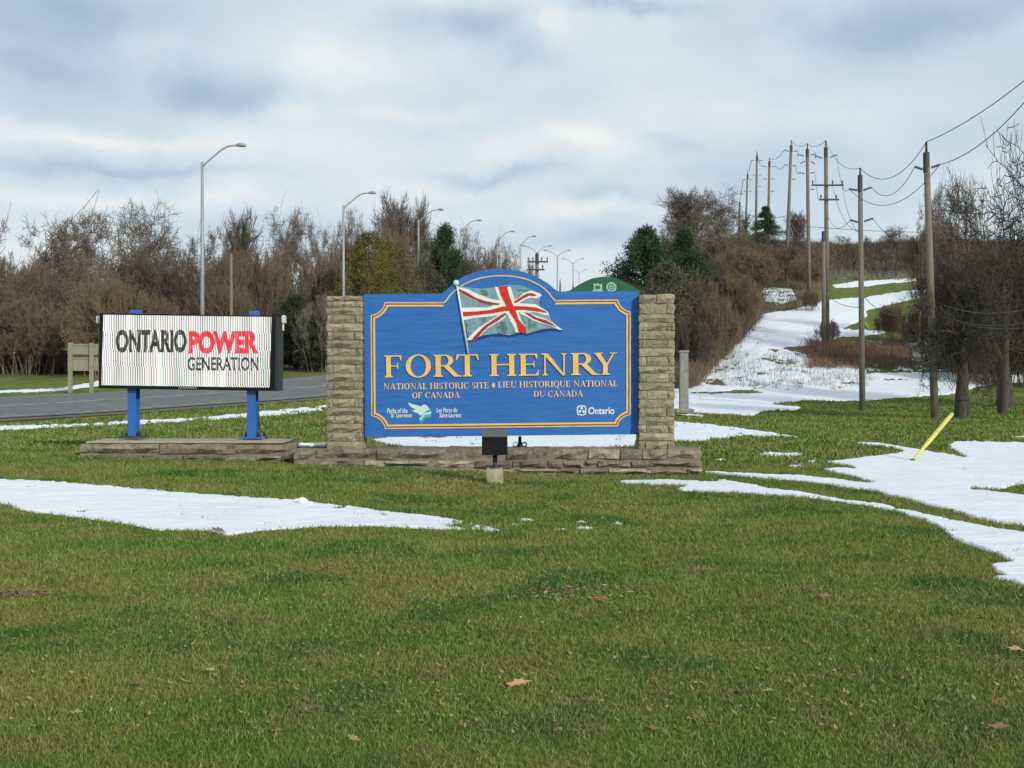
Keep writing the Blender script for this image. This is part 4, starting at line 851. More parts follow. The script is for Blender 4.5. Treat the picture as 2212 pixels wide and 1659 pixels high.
cable(PT['A', 'top'], PT['R', 'top'], .5, .02, 'topmost thick cable running from the nearest pole tip up out of the picture')
cable(PT['A', 1], PT['R', 0], .9, .02, 'cable from the nearest pole insulator climbing to the upper right corner')
cable(PT['B', 'top'], PT['A', 'top'], 1.3, .018, 'top cable sagging between the nearest pole and the next one')
cable(PT['B', 1], PT['A', 0], 1.0, .017, 'cable sagging to the left insulator of the nearest pole')
cable(PT['B', 0], PT['A', 1], 1.6, .017, 'lowest sagging upper cable passing behind the nearest pole')
cable(PT['C', 'top'], PT['B', 'top'], 1.0, .018, 'top cable dropping from the crossarm pole to the next pole right')
cable(PT['C', 1], PT['B', 0], 1.4, .017, 'cable from the right insulator of the crossarm pole downward')
cable(at(1818, 397, PT['C', 'top'].y), at(1858, 505, PT['B', 'top'].y), 1.0, .016, 'steep cable from the upper crossarm end to the next pole')
cable(at(1797, 397, PT['C', 'top'].y), at(1856, 500, PT['B', 'top'].y), 1.2, .016, 'steep cable from the middle of the upper crossarm')
cable(at(1790, 470, PT['C', 'top'].y), PT['B', 2], .8, .015, 'low cable reaching the lower left insulator of the second pole')
cable(PT['B', 3], at(2005, 500, PT['A', 'top'].y), .9, .016, 'low cable from the second pole sagging toward the nearest pole')
cable(PT['D', 'top'], PT['C', 'top'], .8, .017, 'short top cable between the crossarm pole and its left neighbour')
cable(PT['D', 1], PT['C', 0], .6, .016, 'short cable between upper insulators left of the crossarm pole')
cable(PT['D', 3], at(1768, 430, PT['C', 'top'].y), .5, .015, 'cable dropping to the lower crossarm from its left neighbour')
cable(PT['E', 'top'], PT['D', 'top'], 1.0, .018, 'top cable from the leaning pole to its right neighbour')
cable(PT['E', 1], PT['D', 0], 1.0, .017, 'cable from the leaning pole upper insulator to the right')
cable(PT['E', 3], PT['D', 2], 1.0, .016, 'middle cable sagging right of the leaning pole')
cable(PT['F', 'top'], PT['E', 0], 1.2, .02, 'cable rising from the spruce pole to the leaning pole')
cable(PT['F', 1], PT['E', 2], 1.0, .018, 'second cable between the spruce pole and the leaning pole')
cable(PT['G', 'top'], PT['F', 0], 1.4, .02, 'short cable between the two poles at the spruce')
cable(PT['H', 'top'], PT['G', 0], .9, .02, 'thin cable dropping from the spruce poles to the far pole')
cable(PT['I', 'top'], PT['H', 0], .8, .02, 'thinnest farthest cable ending among the hilltop trees')
cable(at(1600, 455, 198), at(1703, 465, 155), 1.5, .03, 'low cable sagging behind the spruce')
cable(at(1703, 470, 155), at(1745, 515, 128), 1.2, .028, 'low thick cable sagging right of the leaning pole foot')
cable(at(1730, 488, 120), at(2150, 500, 120), .6, .03, 'long level cable crossing low behind all the right poles')
cable(at(2027, 655, PT['A', 'top'].y), at(2300, 640, 44), .7, .02, 'upper of the low cables in front of the dark tree')
cable(at(2027, 678, PT['A', 'top'].y), at(2300, 670, 44), .7, .02, 'middle of the low cables in front of the dark tree')
cable(at(2027, 681, PT['A', 'top'].y), at(2300, 690, 44), .6, .02, 'lowest of the low cables in front of the dark tree')
cable(at(1790, 640, PT['C', 'top'].y), at(1858, 664, PT['B', 'top'].y), .3, .02, 'low service cable above the snow between two poles')
cable(at(1865, 640, PT['B', 'top'].y), at(2012, 652, PT['A', 'top'].y), 1.0, .02, 'low service cable sagging above the slope to the nearest pole')

# ------------------------------------------------------------------ trees
def np_tubes(segs, n=3):
    P0 = np.array([s_[0] for s_ in segs]); P1 = np.array([s_[1] for s_ in segs]); r0 = np.array([s_[2] for s_ in segs]); r1 = np.array([s_[3] for s_ in segs])
    d = P1-P0; d /= np.linalg.norm(d, axis=1, keepdims=True)+1e-9; up = np.where(np.abs(d[:, 2:3]) < .9, np.array([[0, 0, 1.]]), np.array([[1., 0, 0]]))
    a = np.cross(d, up); a /= np.linalg.norm(a, axis=1, keepdims=True)+1e-9; b_ = np.cross(d, a); vs = []
    for P, r in ((P0, r0), (P1, r1)):
        for k in range(n):
            t = 2*math.pi*k/n; vs.append(P+(a*math.cos(t)+b_*math.sin(t))*r[:, None])
    V = np.stack(vs, 1); base = (np.arange(len(segs))*2*n)[:, None, None]
    q_ = np.array([[k, (k+1) % n, n+(k+1) % n, n+k] for k in range(n)])[None]; return V.reshape(-1, 3), (base+q_).reshape(-1, 4)
def grow(seed, H, levels=4, spread=.75, up=.25, nch=(9, 6, 5, 4), r0=None, trunkfrac=.25, stems=1, droop=0, wig=.22, tw=.014, lenf=.55, base_r=0, lead=.72, l0=1.0, env=None):
    rnd = random.Random(seed); segs = [[] for _ in range(levels+1)]
    def rv(): return Vector((rnd.gauss(0, 1), rnd.gauss(0, 1), rnd.gauss(0, 1)))
    def br_(p, d, Ln, r, lv):
        n = 5 if lv == 0 else (4 if lv < 3 else 2); nodes = []
        rr2 = r
        for i in range(n):
            d = (d+rv()*wig*(.35 if lv == 0 else 1)/1.6+Vector((0, 0, up*(.3 if lv else .1)-droop*lv*.1))).normalized()
            q_ = p+d*Ln/n; r2 = max(tw*.8, r*(1-(i+1)/n*(.82 if lv == 0 else .65))); segs[lv].append((tuple(p), tuple(q_), rr2, r2)); p = q_
            if env and lv and (max(0, p.z-env[0])/env[1])**2+(p.x*p.x+p.y*p.y)/env[2]**2 > rnd.uniform(.85, 1.12): return
            rr2 = r2; nodes.append((p, d, r2, (i+1)/n))
        if lv >= levels: return
        K = nch[lv] if lv < len(nch) else 3
        for k in range(K):
            t = (trunkfrac if lv == 0 else .2)+(1-(trunkfrac if lv == 0 else .2))*(k+rnd.random())/K
            i = min(n-1, int(t*n)); f = t*n-i; prev = nodes[i-1][0] if i else nodes[0][0]-nodes[0][1]*Ln/n; pos = prev.lerp(nodes[i][0], min(1, f))
            a = rv(); dd = nodes[i][1]; a = (a-dd*a.dot(dd)).normalized(); nd = (dd*(1-spread*.75)+a*spread).normalized()
            if lv == 0: sp = spread*rnd.uniform(.42, 1.0); nd = (dd*(1-sp*.75)+a*sp).normalized()
            br_(pos, nd, (l0 if lv == 0 else 1)*Ln*lenf*rnd.uniform(.7, 1.25)*(1-.35*t if lv == 0 else 1-.2*t), max(tw, nodes[i][2]*rnd.uniform(.45, .62)), lv+1)
    for s_ in range(stems):
        if stems == 1: br_(Vector((0, 0, 0)), Vector((rnd.uniform(-.05, .05), rnd.uniform(-.05, .05), 1)).normalized(), H*lead, r0 or H*.02, 0)
        else:
            a = rnd.uniform(0, 6.28); ti = rnd.uniform(0, .75); br_(Vector((math.cos(a), math.sin(a), 0))*base_r*rnd.random(), Vector((math.cos(a)*ti, math.sin(a)*ti, 1)).normalized(), H*rnd.uniform(.5, .85), (r0 or H*.008), 0)
    return segs
protos = {}
def fit(trunk, crown, H, Wd):          # normalise to unit height / half width
    allv = np.concatenate([trunk, crown]); zt = np.percentile(allv[:, 2], 99.6); wd_ = np.percentile(np.hypot(allv[:, 0], allv[:, 1]), 97)
    for a in (trunk, crown): a[:, 2] *= H/zt; a[:, :2] *= Wd/wd_
def bare(name, seed, H=10, Wd=4, split=1, bark=0, tn=6, tk=3, tl=1.0, **kw):
    segs = grow(seed, H, **kw); tv, tf = np_tubes(sum(segs[:split+1], []), tn); cv, cf = np_tubes(sum(segs[split+1:], []), 3)
    ends = np.array([s_[1] for s_ in segs[-1]]+[s_[0] for s_ in segs[-1]]); K = tk; rg = np.random.default_rng(seed); e_ = np.repeat(ends, K, 0); n_ = len(e_)
    out = e_-np.array([0, 0, H*.45]); out /= np.linalg.norm(out, axis=1, keepdims=True)+1e-6; dd = rg.normal(size=(n_, 3))*.8+out+np.array([0, 0, .3]); dd /= np.linalg.norm(dd, axis=1, keepdims=True)
    ww = np.cross(dd, rg.normal(size=(n_, 3))); ww /= np.linalg.norm(ww, axis=1, keepdims=True); ww *= .009; Lt = rg.uniform(.2, .55, (n_, 1))*tl
    tq = np.stack([e_-ww, e_+ww, e_+dd*Lt+ww*.4, e_+dd*Lt-ww*.4], 1).reshape(-1, 3); cf = np.concatenate([cf, len(cv)+np.arange(n_*4).reshape(-1, 4)]); cv = np.concatenate([cv, tq])
    fit(tv, cv, H, Wd)
    protos[name] = (np_mesh('trunk', tv, tf, True), np_mesh('crown', cv, cf), H, Wd)
bare('round', 1, 10, 4.6, env=(5.6, 4.3, 4.6), spread=.95, up=.12, nch=(10, 7, 6, 4), lenf=.60, tw=.015, lead=.55, l0=1.9, trunkfrac=.35, wig=.38, r0=.2, tk=2, tl=.8)
bare('round2', 2, 10, 4.2, env=(5.6, 4.4, 4.2), spread=.9, up=.15, nch=(10, 7, 5, 5), lenf=.58, tw=.015, lead=.55, l0=1.8, trunkfrac=.3, wig=.36, r0=.2, tk=1)
bare('tall', 3, 10, 2.9, env=(5.6, 4.4, 2.9), spread=.7, up=.24, nch=(11, 8, 6, 4), lenf=.55, tw=.018, lead=.5, l0=1.2, wig=.28)
bare('vase', 4, 10, 3.4, env=(6.2, 4.0, 3.4), spread=.55, up=.38, nch=(9, 6, 6, 5), lenf=.62, trunkfrac=.12, tw=.018, lead=.4, l0=1.5, wig=.18, tk=1, tl=.8)
bare('gnarl', 5, 10, 5.0, env=(5.6, 4.4, 5.0), spread=.95, up=.10, nch=(8, 8, 6, 4), lenf=.7, lead=.5, l0=1.8, wig=.42, trunkfrac=.18, r0=.34, tw=.02)
bare('big', 16, 10, 4.4, env=(5.8, 4.4, 4.4), spread=.85, up=.16, nch=(8, 7, 5, 4), lenf=.66, lead=.45, l0=1.5, wig=.45, tk=1, tl=.7, trunkfrac=.22, r0=.33, tw=.016)
bare('old', 26, 10, 5.2, env=(6.2, 3.9, 5.4), spread=.9, up=.08, nch=(8, 8, 6, 5), lenf=.66, lead=.5, l0=1.8, wig=.45, trunkfrac=.5, r0=.85, tw=.022)
bare('shrub', 6, 10, 9, env=(2, 8.2, 9), split=0, tn=4, spread=.6, up=.2, nch=(7, 6, 4), levels=3, stems=34, tw=.035, lenf=.55, wig=.3, base_r=4)
bare('shrub2', 7, 10, 8, env=(2, 8.2, 8), split=0, tn=4, spread=.55, up=.35, nch=(7, 6, 4), levels=3, stems=40, tw=.03, lenf=.5, wig=.25, base_r=5)
def place_tree(kind, X_, Y_, H, Wd, bark, label, name='bare_tree', cat='tree', group='bare trees', rz=None, z=None, dens=1, crownmat=None):
    tr, cr_, h0, w0 = protos[kind]; rnd = random.Random(label)
    z = Tz(X_, Y_)-.1 if z is None else z; o = empty(name, (X_, Y_, z), label, cat, group, rnd.uniform(0, 6.28) if rz is None else rz)
    s_ = (Wd/w0, Wd/w0, H/h0)
    for nm, me_0, mt in (('trunk', tr, bark), ('crown', cr_, crownmat or bark)):
        c = link('stems' if (cat == 'shrub' and nm == 'trunk') else nm, me_0, None, o); c.scale = s_
        if c.name.startswith('stems') or nm == 'crown': c['kind'] = 'stuff'
        if not me_0.materials: me_0.materials.append(mt)
        c.material_slots[0].link = 'OBJECT'; c.material_slots[0].material = mt
    return o
def tree_px(kind, xc, ytop, halfw, Yd, bark, label, ybase=None, **kw):
    X_ = (xc-CX)/F*Yd; z = Tz(X_, Yd); H = CZ-(ytop-CY)/F*Yd-z; return place_tree(kind, X_, Yd, max(1, H), halfw/F*Yd, bark, label, **kw)
B0, B1, B2, B3, B4, B5 = mBark
TREES = [('round', -70, 475, 110, 92, B0, 'grey bare tree cut by the left edge of the picture'), ('round', 85, 448, 150, 88, B0, 'widest domed bare tree at far left with twiggy crown'), ('round2', 205, 460, 98, 98, B0, 'bare tree with fine domed crown left of the round-topped tree'),
 ('gnarl', 110, 560, 105, 78, B1, 'lower brown tree with dark gnarled limbs in front at far left'), ('round2', -20, 560, 90, 80, B1, 'low brown tree at the left picture edge'), ('round', 250, 545, 95, 82, B1, 'broad low brown tree above the left end of the message board'),
 ('round2', 322, 440, 98, 104, B0, 'round-topped bare tree left of the tall street lamp'), ('round', 425, 495, 84, 112, B2, 'low bare tree directly behind the tall street lamp'), ('vase', 517, 456, 62, 106, B0, 'pale thin fan-shaped tree above the short wooden pole'),
 ('round', 380, 545, 80, 90, B2, 'grey-brown tree under the tall lamp head height'), ('round2', 470, 540, 70, 94, B1, 'brown rounded tree around the short wooden pole'), ('round', 560, 530, 70, 98, B1, 'brown rounded tree right of the short wooden pole'),
 ('round2', 625, 448, 76, 114, B0, 'dense domed bare tree right of the fan-shaped tree'), ('round', 700, 464, 68, 122, B0, 'bare tree just left of the second street lamp'), ('round2', 752, 452, 42, 124, B0, 'small bare tree behind the second street lamp'), ('round', 640, 520, 70, 102, B1, 'brown tree beneath the dense domed one'), ('round2', 715, 540, 55, 104, B1, 'brown tree left of the olive cedars'),
 ('round', 800, 456, 72, 128, B1, 'brown bare tree above the olive cedars'), ('vase', 858, 420, 64, 130, B0, 'tallest bare tree with fanned upright branches above the cedars'), ('vase', 908, 428, 30, 128, B0, 'slim bare tree beside the third street lamp'), ('round2', 880, 470, 60, 132, B1, 'brown tree beneath the tallest fanned one'), ('round2', 935, 500, 45, 130, B2, 'grey tree between cedars and dark pine'),
 ('round2', 1000, 492, 45, 150, B0, 'bare tree at the fourth street lamp right of the dark pine'), ('round', 1050, 510, 42, 165, B1, 'brown bare tree ahead of the arch crown'), ('round2', 1092, 530, 40, 178, B1, 'low bare tree between fifth and sixth street lamp'), ('round', 1130, 558, 30, 190, B1, 'last small bare tree sloping down to the distant utility pole'),
 ('vase', 1480, 405, 72, 160, B0, 'pale bare tree with upright twigs on the hill above the pines'), ('round2', 1550, 410, 80, 168, B0, 'round bare tree on the hilltop left of the far poles'), ('round', 1512, 450, 70, 150, B0, 'lower bare tree between the two hilltop trees'), ('round', 1590, 462, 42, 178, B2, 'small bare tree at the foot of the far poles'), ('round2', 1450, 470, 50, 140, B2, 'bare tree directly over the second dark pine'), ('round', 1560, 490, 70, 140, B1, 'brown domed tree on the slope under the round hilltop tree'),
 ('vase', 1722, 455, 36, 175, B0, 'sparse thin tree between the leaning pole and the next pole'), ('round', 1690, 505, 45, 165, B2, 'low dark tree right of the spruce'),
 ('round', 1812, 505, 26, 200, B2, 'small round bare tree on the ridge right of the crossarm pole'), ('round2', 1930, 488, 34, 190, B2, 'bare tree on the ridge left of the rounded crown'), ('round', 1885, 508, 24, 205, B1, 'little bare tree on the ridge right of the second pole'),
 ('big', 2165, 270, 135, 56, B5, 'tall bare tree with black twisting limbs in the upper right corner'), ('round2', 2065, 386, 76, 84, B1, 'brown-crowned bare tree behind the nearest utility pole'), ('round', 1985, 400, 66, 92, B0, 'bare tree with rounded crown left of the nearest utility pole'),
 ('round2', 2270, 450, 90, 62, B2, 'dark bare tree at the right edge of the picture'), ('round', 2130, 490, 90, 78, B1, 'brown domed tree behind the tall black-limbed one'), ('round2', 2010, 480, 60, 100, B2, 'grey domed tree lower left of the nearest utility pole')]
for k, x, yt, hw, Yd, bk, lab in TREES: tree_px(k, x, yt, hw, Yd, bk, lab)
gA = ground(2078, 905); gB = ground(2160, 878)
tree_px('old', 2079, 520, 105, gA.y, B5, 'thick-trunked dark tree behind the tip of the long yellow guard', rz=.4)
tree_px('old', 2172, 540, 115, gB.y, B5, 'thick-trunked dark tree near the right edge, leaning toward its neighbour', rz=3.1)
# shrubs : brown thickets
SH = [('shrub', 235, 600, 90, 70, B3, 'big rusty brown thicket left of the message board'), ('shrub2', 60, 640, 90, 74, B1, 'brown brush at far left under the gnarled tree'), ('shrub', 330, 640, 80, 72, B1, 'rusty thicket directly behind the message board'), ('shrub2', 400, 560, 80, 86, B2, 'dark grey-brown brush behind the tall street lamp'),
 ('shrub', 480, 610, 80, 80, B1, 'brown thicket around the short wooden pole'), ('shrub2', 560, 540, 80, 92, B1, 'tall brown brush left of the second street lamp'), ('shrub', 520, 640, 70, 84, B2, 'dark brush above the message board middle'), ('shrub2', 690, 540, 70, 96, B1, 'reddish brush left of the cedars'),
 ('shrub', 300, 545, 90, 92, B2, 'grey thicket under the round-topped bare tree'), ('shrub2', 130, 545, 100, 90, B1, 'tall brown thicket beneath the far left crowns'), ('shrub', 845, 490, 70, 112, B3, 'rusty thicket above the cedars'), ('shrub2', 930, 520, 60, 118, B4, 'pale grey brush between cedars and dark pine'),
 ('shrub', 1030, 545, 60, 140, B1, 'brown brush right of the dark pine'), ('shrub2', 1090, 570, 50, 150, B1, 'low brown brush behind the arch crown'), ('shrub', 10, 560, 90, 95, B2, 'grey brush at the left picture edge'), ('shrub2', 700, 640, 60, 76, B4, 'pale leafy brush at the left pillar top'),
 ('shrub', 500, 540, 80, 98, B1, 'brown thicket beneath the fan-shaped tree'), ('shrub2', 770, 500, 60, 116, B1, 'brown brush behind the olive cedars'),
 ]
SHB = [('shrub', 1645, 612, 528, 50, B3, 'rusty thicket in front of the spruce'), ('shrub2', 1700, 606, 535, 45, B1, 'brown thicket right below the spruce'), ('shrub', 1580, 640, 548, 55, B1, 'round brown thicket left of the upper snow patch'), ('shrub2', 1450, 700, 560, 55, B2, 'olive brown thicket below the two dark pines'), ('shrub', 1610, 690, 600, 30, B3, 'small rusty bush at the edge of the snowy slope'),
 ('shrub', 1425, 800, 620, 70, B1, 'large brown thicket rising right behind the right pillar'), ('shrub2', 1500, 812, 680, 42, B2, 'dark low thicket beside the grey concrete post'), ('shrub', 1550, 770, 640, 45, B3, 'rusty thicket at the left foot of the snowy slope'),
 ('shrub2', 1490, 760, 585, 75, B1, 'tall brown thicket under the second dark pine'), ('shrub', 1590, 712, 590, 45, B3, 'rusty thicket halfway up the left edge of the snowy slope'), ('shrub2', 1535, 700, 560, 70, B2, 'olive brown thicket in the middle of the hillside brush'),
 ('shrub', 1600, 650, 535, 80, B3, 'big round rusty thicket under the leaning pole'), ('shrub2', 1690, 612, 525, 50, B1, 'brown thicket where the leaning pole stands'), ('shrub', 1735, 625, 555, 36, B3, 'rusty thicket around the pole left of the crossarm pole'),
 ('shrub2', 1640, 590, 505, 55, B2, 'dark thicket at the foot of the spruce'), ('shrub', 1750, 672, 625, 24, B1, 'small brown bush just left of the crossarm pole'), ('shrub2', 1560, 600, 520, 60, B1, 'brown thicket below the hilltop bare trees'),
 ('shrub2', 1788, 742, 688, 26, B4, 'small grey bush around the crossarm pole foot'), ('shrub', 1925, 735, 655, 36, B3, 'tawny shrub on the grassy slope left of the nearest pole'), ('shrub2', 1975, 760, 665, 32, B1, 'brown shrub right above the reddish strip'),
 ('shrub', 2080, 820, 560, 75, B1, 'reddish brown thicket behind the nearest pole'), ('shrub2', 2160, 830, 620, 80, B2, 'dark tangle under the tall black limbed tree'), ('shrub', 2250, 840, 600, 80, B2, 'dark thicket at the right picture edge'),
 ('shrub2', 2060, 800, 690, 40, B5, 'dark brush left of the thick trunk'), ('shrub', 2110, 770, 520, 80, B2, 'grey brown thicket behind the two dark trunks'), ('shrub', 2010, 600, 500, 60, B2, 'grey thicket below the rounded crown at right')]
for k, x, yb, yt, hw, bk, lab in SHB:
    SH.append((k, x, yt, hw, ground(x, yb).y, bk, lab))
for k, x, yt, hw, Yd, bk, lab in SH: tree_px(k, x, yt, hw, Yd, bk, lab, name='bare_shrub', cat='shrub', group='brown leafless thickets')

# foliage made of many small leaf faces
def leafcloud(cen_, rad_, per, size, seed, asp=.5, flat=0):
    r = np.random.default_rng(seed); n = len(cen_)*per; c = np.repeat(cen_, per, 0); rr3 = np.repeat(rad_, per)[:, None]
    d = r.normal(size=(n, 3)); d /= np.linalg.norm(d, axis=1, keepdims=True); p = c+d*rr3*r.uniform(.3, 1, (n, 1))**.6*np.array([1, 1, .8])
    a = r.normal(size=(n, 3))+d*1.2; a /= np.linalg.norm(a, axis=1, keepdims=True); b_ = np.cross(a, r.normal(size=(n, 3))); b_ /= np.linalg.norm(b_, axis=1, keepdims=True)
    s_ = size*r.uniform(.6, 1.3, (n, 1)); v_ = np.stack([p-b_*s_*asp, p+b_*s_*asp, p+a*s_*2], 1).reshape(-1, 3); return v_, np.arange(n*3).reshape(-1, 3)
def conifer(name, seed, H, Wd, mode):
    r = random.Random(seed); cs = []; rs = []; segs = [((0, 0, 0), (0, 0, H*.5), H*.022, H*.014), ((0, 0, H*.5), (0, 0, H*.97), H*.014, .02)]
    if mode == 'pine':
        for k in range(190):
            t = r.uniform(.04, 1)**.9; prof = min(1, (1-t)*3.4)**.8*(.62+.5*r.random()); a = r.uniform(0, 6.28); L_ = Wd*prof*r.uniform(.45, 1.0); z0 = H*t*.94; e_ = (math.cos(a)*L_, math.sin(a)*L_, z0+L_*.28)
            segs.append(((0, 0, z0-.1*L_), e_, .05, .02))
            for q_ in range(4): f = .45+.55*(q_+r.random())/4; cs.append((e_[0]*f+r.gauss(0, .12), e_[1]*f+r.gauss(0, .12), z0+(e_[2]-z0)*f+r.gauss(0, .12))); rs.append(r.uniform(.24, .55)*Wd/2.6)
        lv, lf = leafcloud(np.array(cs), np.array(rs), 44, .095*Wd/2.6, seed, .28)
    elif mode == 'spruce':
        for k in range(230):
            t = r.random()**.8; prof = min(1, (1-t)*2.3); a = r.uniform(0, 6.28); L_ = Wd*prof*r.uniform(.7, 1.1)+.15; z0 = H*(.05+t*.93); e_ = (math.cos(a)*L_, math.sin(a)*L_, z0-L_*.12)
            segs.append(((0, 0, z0), e_, .04, .015))
            for q_ in range(4): f = .3+.7*(q_+r.random())/4; cs.append((e_[0]*f, e_[1]*f, z0+(e_[2]-z0)*f)); rs.append(.22*Wd/2.2)
        lv, lf = leafcloud(np.array(cs), np.array(rs), 26, .08*Wd/2.2, seed, .3)
    else:
        for k in range(420):
            t = r.random(); prof = (min(1, (1-t)*2.1))**.75*min(1, .5+t*4); a = r.uniform(0, 6.28); L_ = Wd*prof*r.uniform(.55, 1.0); cs.append((math.cos(a)*L_, math.sin(a)*L_, H*t*.97)); rs.append(r.uniform(.25, .5)*Wd/2.6)
        lv, lf = leafcloud(np.array(cs), np.array(rs), 40, .07*Wd/2.6, seed, .4)
    tv, tf = np_tubes(segs, 5); protos[name] = (np_mesh('trunk', tv, tf, True), np_mesh('crown', lv, lf), H, Wd)
conifer('pine', 41, 8, 3.2, 'pine'); conifer('pine2', 44, 8, 2.8, 'pine'); conifer('spruce', 42, 8, 2.6, 'spruce'); conifer('cedar', 43, 8, 2.6, 'cedar')
mDkEv = mk('dark_evergreen', (.035, .05, .024), (.055, .066, .03), scale=1.0, rough=.9)
EV = [('pine', 1394, 486, 98, 96, mPine, 'large dark green pine right of the green arched sign', 'pine_tree'), ('pine2', 1480, 486, 70, 100, mPine, 'second dark green pine, right of the large one'), ('spruce', 1654, 443, 46, 166, mPine, 'dark pointed spruce on the hill under the far poles', 'spruce_tree'),
 ('pine2', 962, 478, 66, 104, mPine, 'dark green pine above the left shoulder of the blue sign'), ('cedar', 797, 493, 92, 90, mCedar, 'broad olive yellow cedar right of the second street lamp', 'cedar_tree'), ('cedar', 866, 530, 60, 92, mCedar2, 'narrow brownish cedar next to the olive one', 'cedar_tree'), ('cedar', 835, 515, 66, 98, mCedar, 'olive cedar behind and between the two front cedars', 'cedar_tree'),
 ('cedar', 918, 560, 80, 96, mOlive, 'grey-brown evergreen left of the dark pine', 'cedar_tree'), ('pine', 640, 632, 70, 80, mDkEv, 'dark low evergreen behind the right end of the message board', 'evergreen_shrub'), ('spruce', 527, 482, 16, 104, mPine, 'small dark spruce inside the fan-shaped pale tree', 'spruce_tree'),
 ('pine2', 685, 668, 60, 76, mDkEv, 'dark evergreen between the message board and the left pillar', 'evergreen_shrub'), ('pine', 1440, 560, 80, 88, mOlive, 'dull olive evergreen below the two pines', 'evergreen_shrub'), ('cedar', 1210, 600, 5, 200, mPine, 'tiny dark conifer behind the right shoulder of the arch', 'cedar_tree'), ('cedar', 1327, 592, 14, 97, mPine, 'little conifer tuft beside the large dark pine', 'cedar_tree'),
 ('pine2', 590, 690, 50, 82, mDkEv, 'dark evergreen shrub above the message board top edge', 'evergreen_shrub'), ('cedar', 1238, 612, 7, 190, mPine, 'tiny round conifer left of the green arched sign', 'cedar_tree')]
for ev in EV:
    k, x, yt, hw, Yd, mt, lab = ev[:7]; tree_px(k, x, yt, hw, Yd, B2, lab, name=ev[7] if len(ev) > 7 else 'pine_tree', cat='tree' if 'shrub' not in (ev[7] if len(ev) > 7 else '') else 'shrub', group='evergreens', crownmat=mt)

# woodland and brush masses (nobody could count these)
def brush(name, area, n, hmin, hmax, mats, label, seed, wid=.03, lean=.35, forks=5):
    r = np.random.default_rng(seed); px_ = r.uniform(area[0], area[1], n); Yd = np.exp(r.uniform(math.log(area[2]), math.log(area[3]), n)); X_ = (px_-CX)/F*Yd; Zt = T(X_, Yd); h = r.uniform(hmin, hmax, n)*(.35+1.3*fbm(X_*.09, Yd*.09, seed, 3))
    if len(area) > 4: kk = area[4](px_, Yd, X_); X_, Yd, Zt, h = X_[kk], Yd[kk], Zt[kk], h[kk]; n = len(X_)
    vs = []; 
    base = np.stack([X_, Yd, Zt-.05], -1)
    for f in range(forks):
        t0 = r.uniform(0, .55, (n, 1))*(0 if f == 0 else 1); d = np.concatenate([r.normal(0, lean*(1 if f == 0 else 2.2), (n, 2)), np.ones((n, 1))*(1 if f == 0 else .8)], 1)
        if f == 0: d0 = d*h[:, None]; p0 = base; p1 = base+d0
        else: p0 = base+d0*t0; p1 = p0+d*h[:, None]*r.uniform(.3, .6, (n, 1))
        w_ = r.normal(size=(n, 3)); w_[:, 2] = 0; w_ /= np.linalg.norm(w_, axis=1, keepdims=True); w_ *= wid*(1 if f == 0 else .7)*(Yd/80)[:, None]
        vs.append(np.stack([p0-w_, p0+w_, p1], 1))
    V = np.concatenate(vs).reshape(-1, 3); return tag(link(name, np_mesh(name, V, np.arange(len(V)).reshape(-1, 3)), mats), label, 'brush', kind='stuff')
brush('woodland', (-300, 1130, 96, 175, lambda px_, Yd, X_: ~((px_ > 735) & (px_ < 1000) & (Yd < 112))), 34000, 1.5, 5.0, B1, 'mass of bare brown woodland behind the road on the left', 61, .035)
brush('woodland', (-300, 760, 74, 110, lambda px_, Yd, X_: ~((px_ > 585) & (px_ < 745) & (Yd < 95))), 18000, 1.2, 3.6, B2, 'dark undergrowth below the trees on the left', 62, .03)
brush('thicket', (1385, 1800, 62, 210, lambda px_, Yd, X_: (lambda py: (py < 842) & (px_ < np.interp(py, [560, 600, 612, 640, 690, 730, 790, 840], [1810, 1790, 1640, 1632, 1640, 1600, 1540, 1495])))(CY+(CZ-T(X_, Yd))/Yd*F)), 60000, .9, 2.6, B1, 'mass of brown brush covering the hillside right of the sign', 63, .028)
brush('thicket', (1940, 2500, 62, 130, lambda px_, Yd, X_: (lambda py: (py < 812) & (px_ > np.interp(py, [560, 620, 700, 760, 812], [1960, 2005, 2030, 2040, 2060])))(CY+(CZ-T(X_, Yd))/Yd*F)), 30000, 1.5, 4.5, B2, 'dark woodland undergrowth at the right side', 64, .028)
brush('ridge_trees', (1500, 2300, 140, 235, lambda px_, Yd, X_: CY+(CZ-T(X_, Yd))/Yd*F < 588), 26000, .8, 2.2, B2, 'bare scrub along the hill ridge behind the poles', 65, .04)
def strip(x0, x1, y0, y1, n, seed):       # picture strip -> spots on the ground
    r = random.Random(seed); return [ground(r.uniform(x0, x1), r.uniform(y0, y1)) for _ in range(n)]
def weeds(name, spots, h, wid, mat, label, seed, per=16, sp_=.35, lean=.3):
    r = np.random.default_rng(seed); b0 = np.repeat(np.array([tuple(s_) for s_ in spots]), per, 0); n = len(b0)
    b0[:, :2] += r.normal(0, sp_, (n, 2)); b0[:, 2] = T(b0[:, 0], b0[:, 1])-.02
    p1 = b0+np.concatenate([r.normal(0, lean, (n, 2)), np.ones((n, 1))], 1)*r.uniform(.4, 1, (n, 1))*h
    w_ = r.normal(size=(n, 3)); w_[:, 2] = 0; w_ /= np.linalg.norm(w_, axis=1, keepdims=True); w_ *= wid
    V = np.stack([b0-w_, b0+w_, p1], 1).reshape(-1, 3); return tag(link(name, np_mesh(name, V, np.arange(len(V)).reshape(-1, 3)), mat), label, 'weeds', kind='stuff')
weeds('red_weeds', strip(1745, 1960, 742, 798, 420, 1), .95, .022, mRedTw, 'strip of reddish dogwood stems on the snowy bank', 71)
weeds('dry_weeds', strip(1560, 1880, 762, 838, 330, 2), .5, .018, B4, 'dry weeds poking through the snow on the bank', 72, 10)
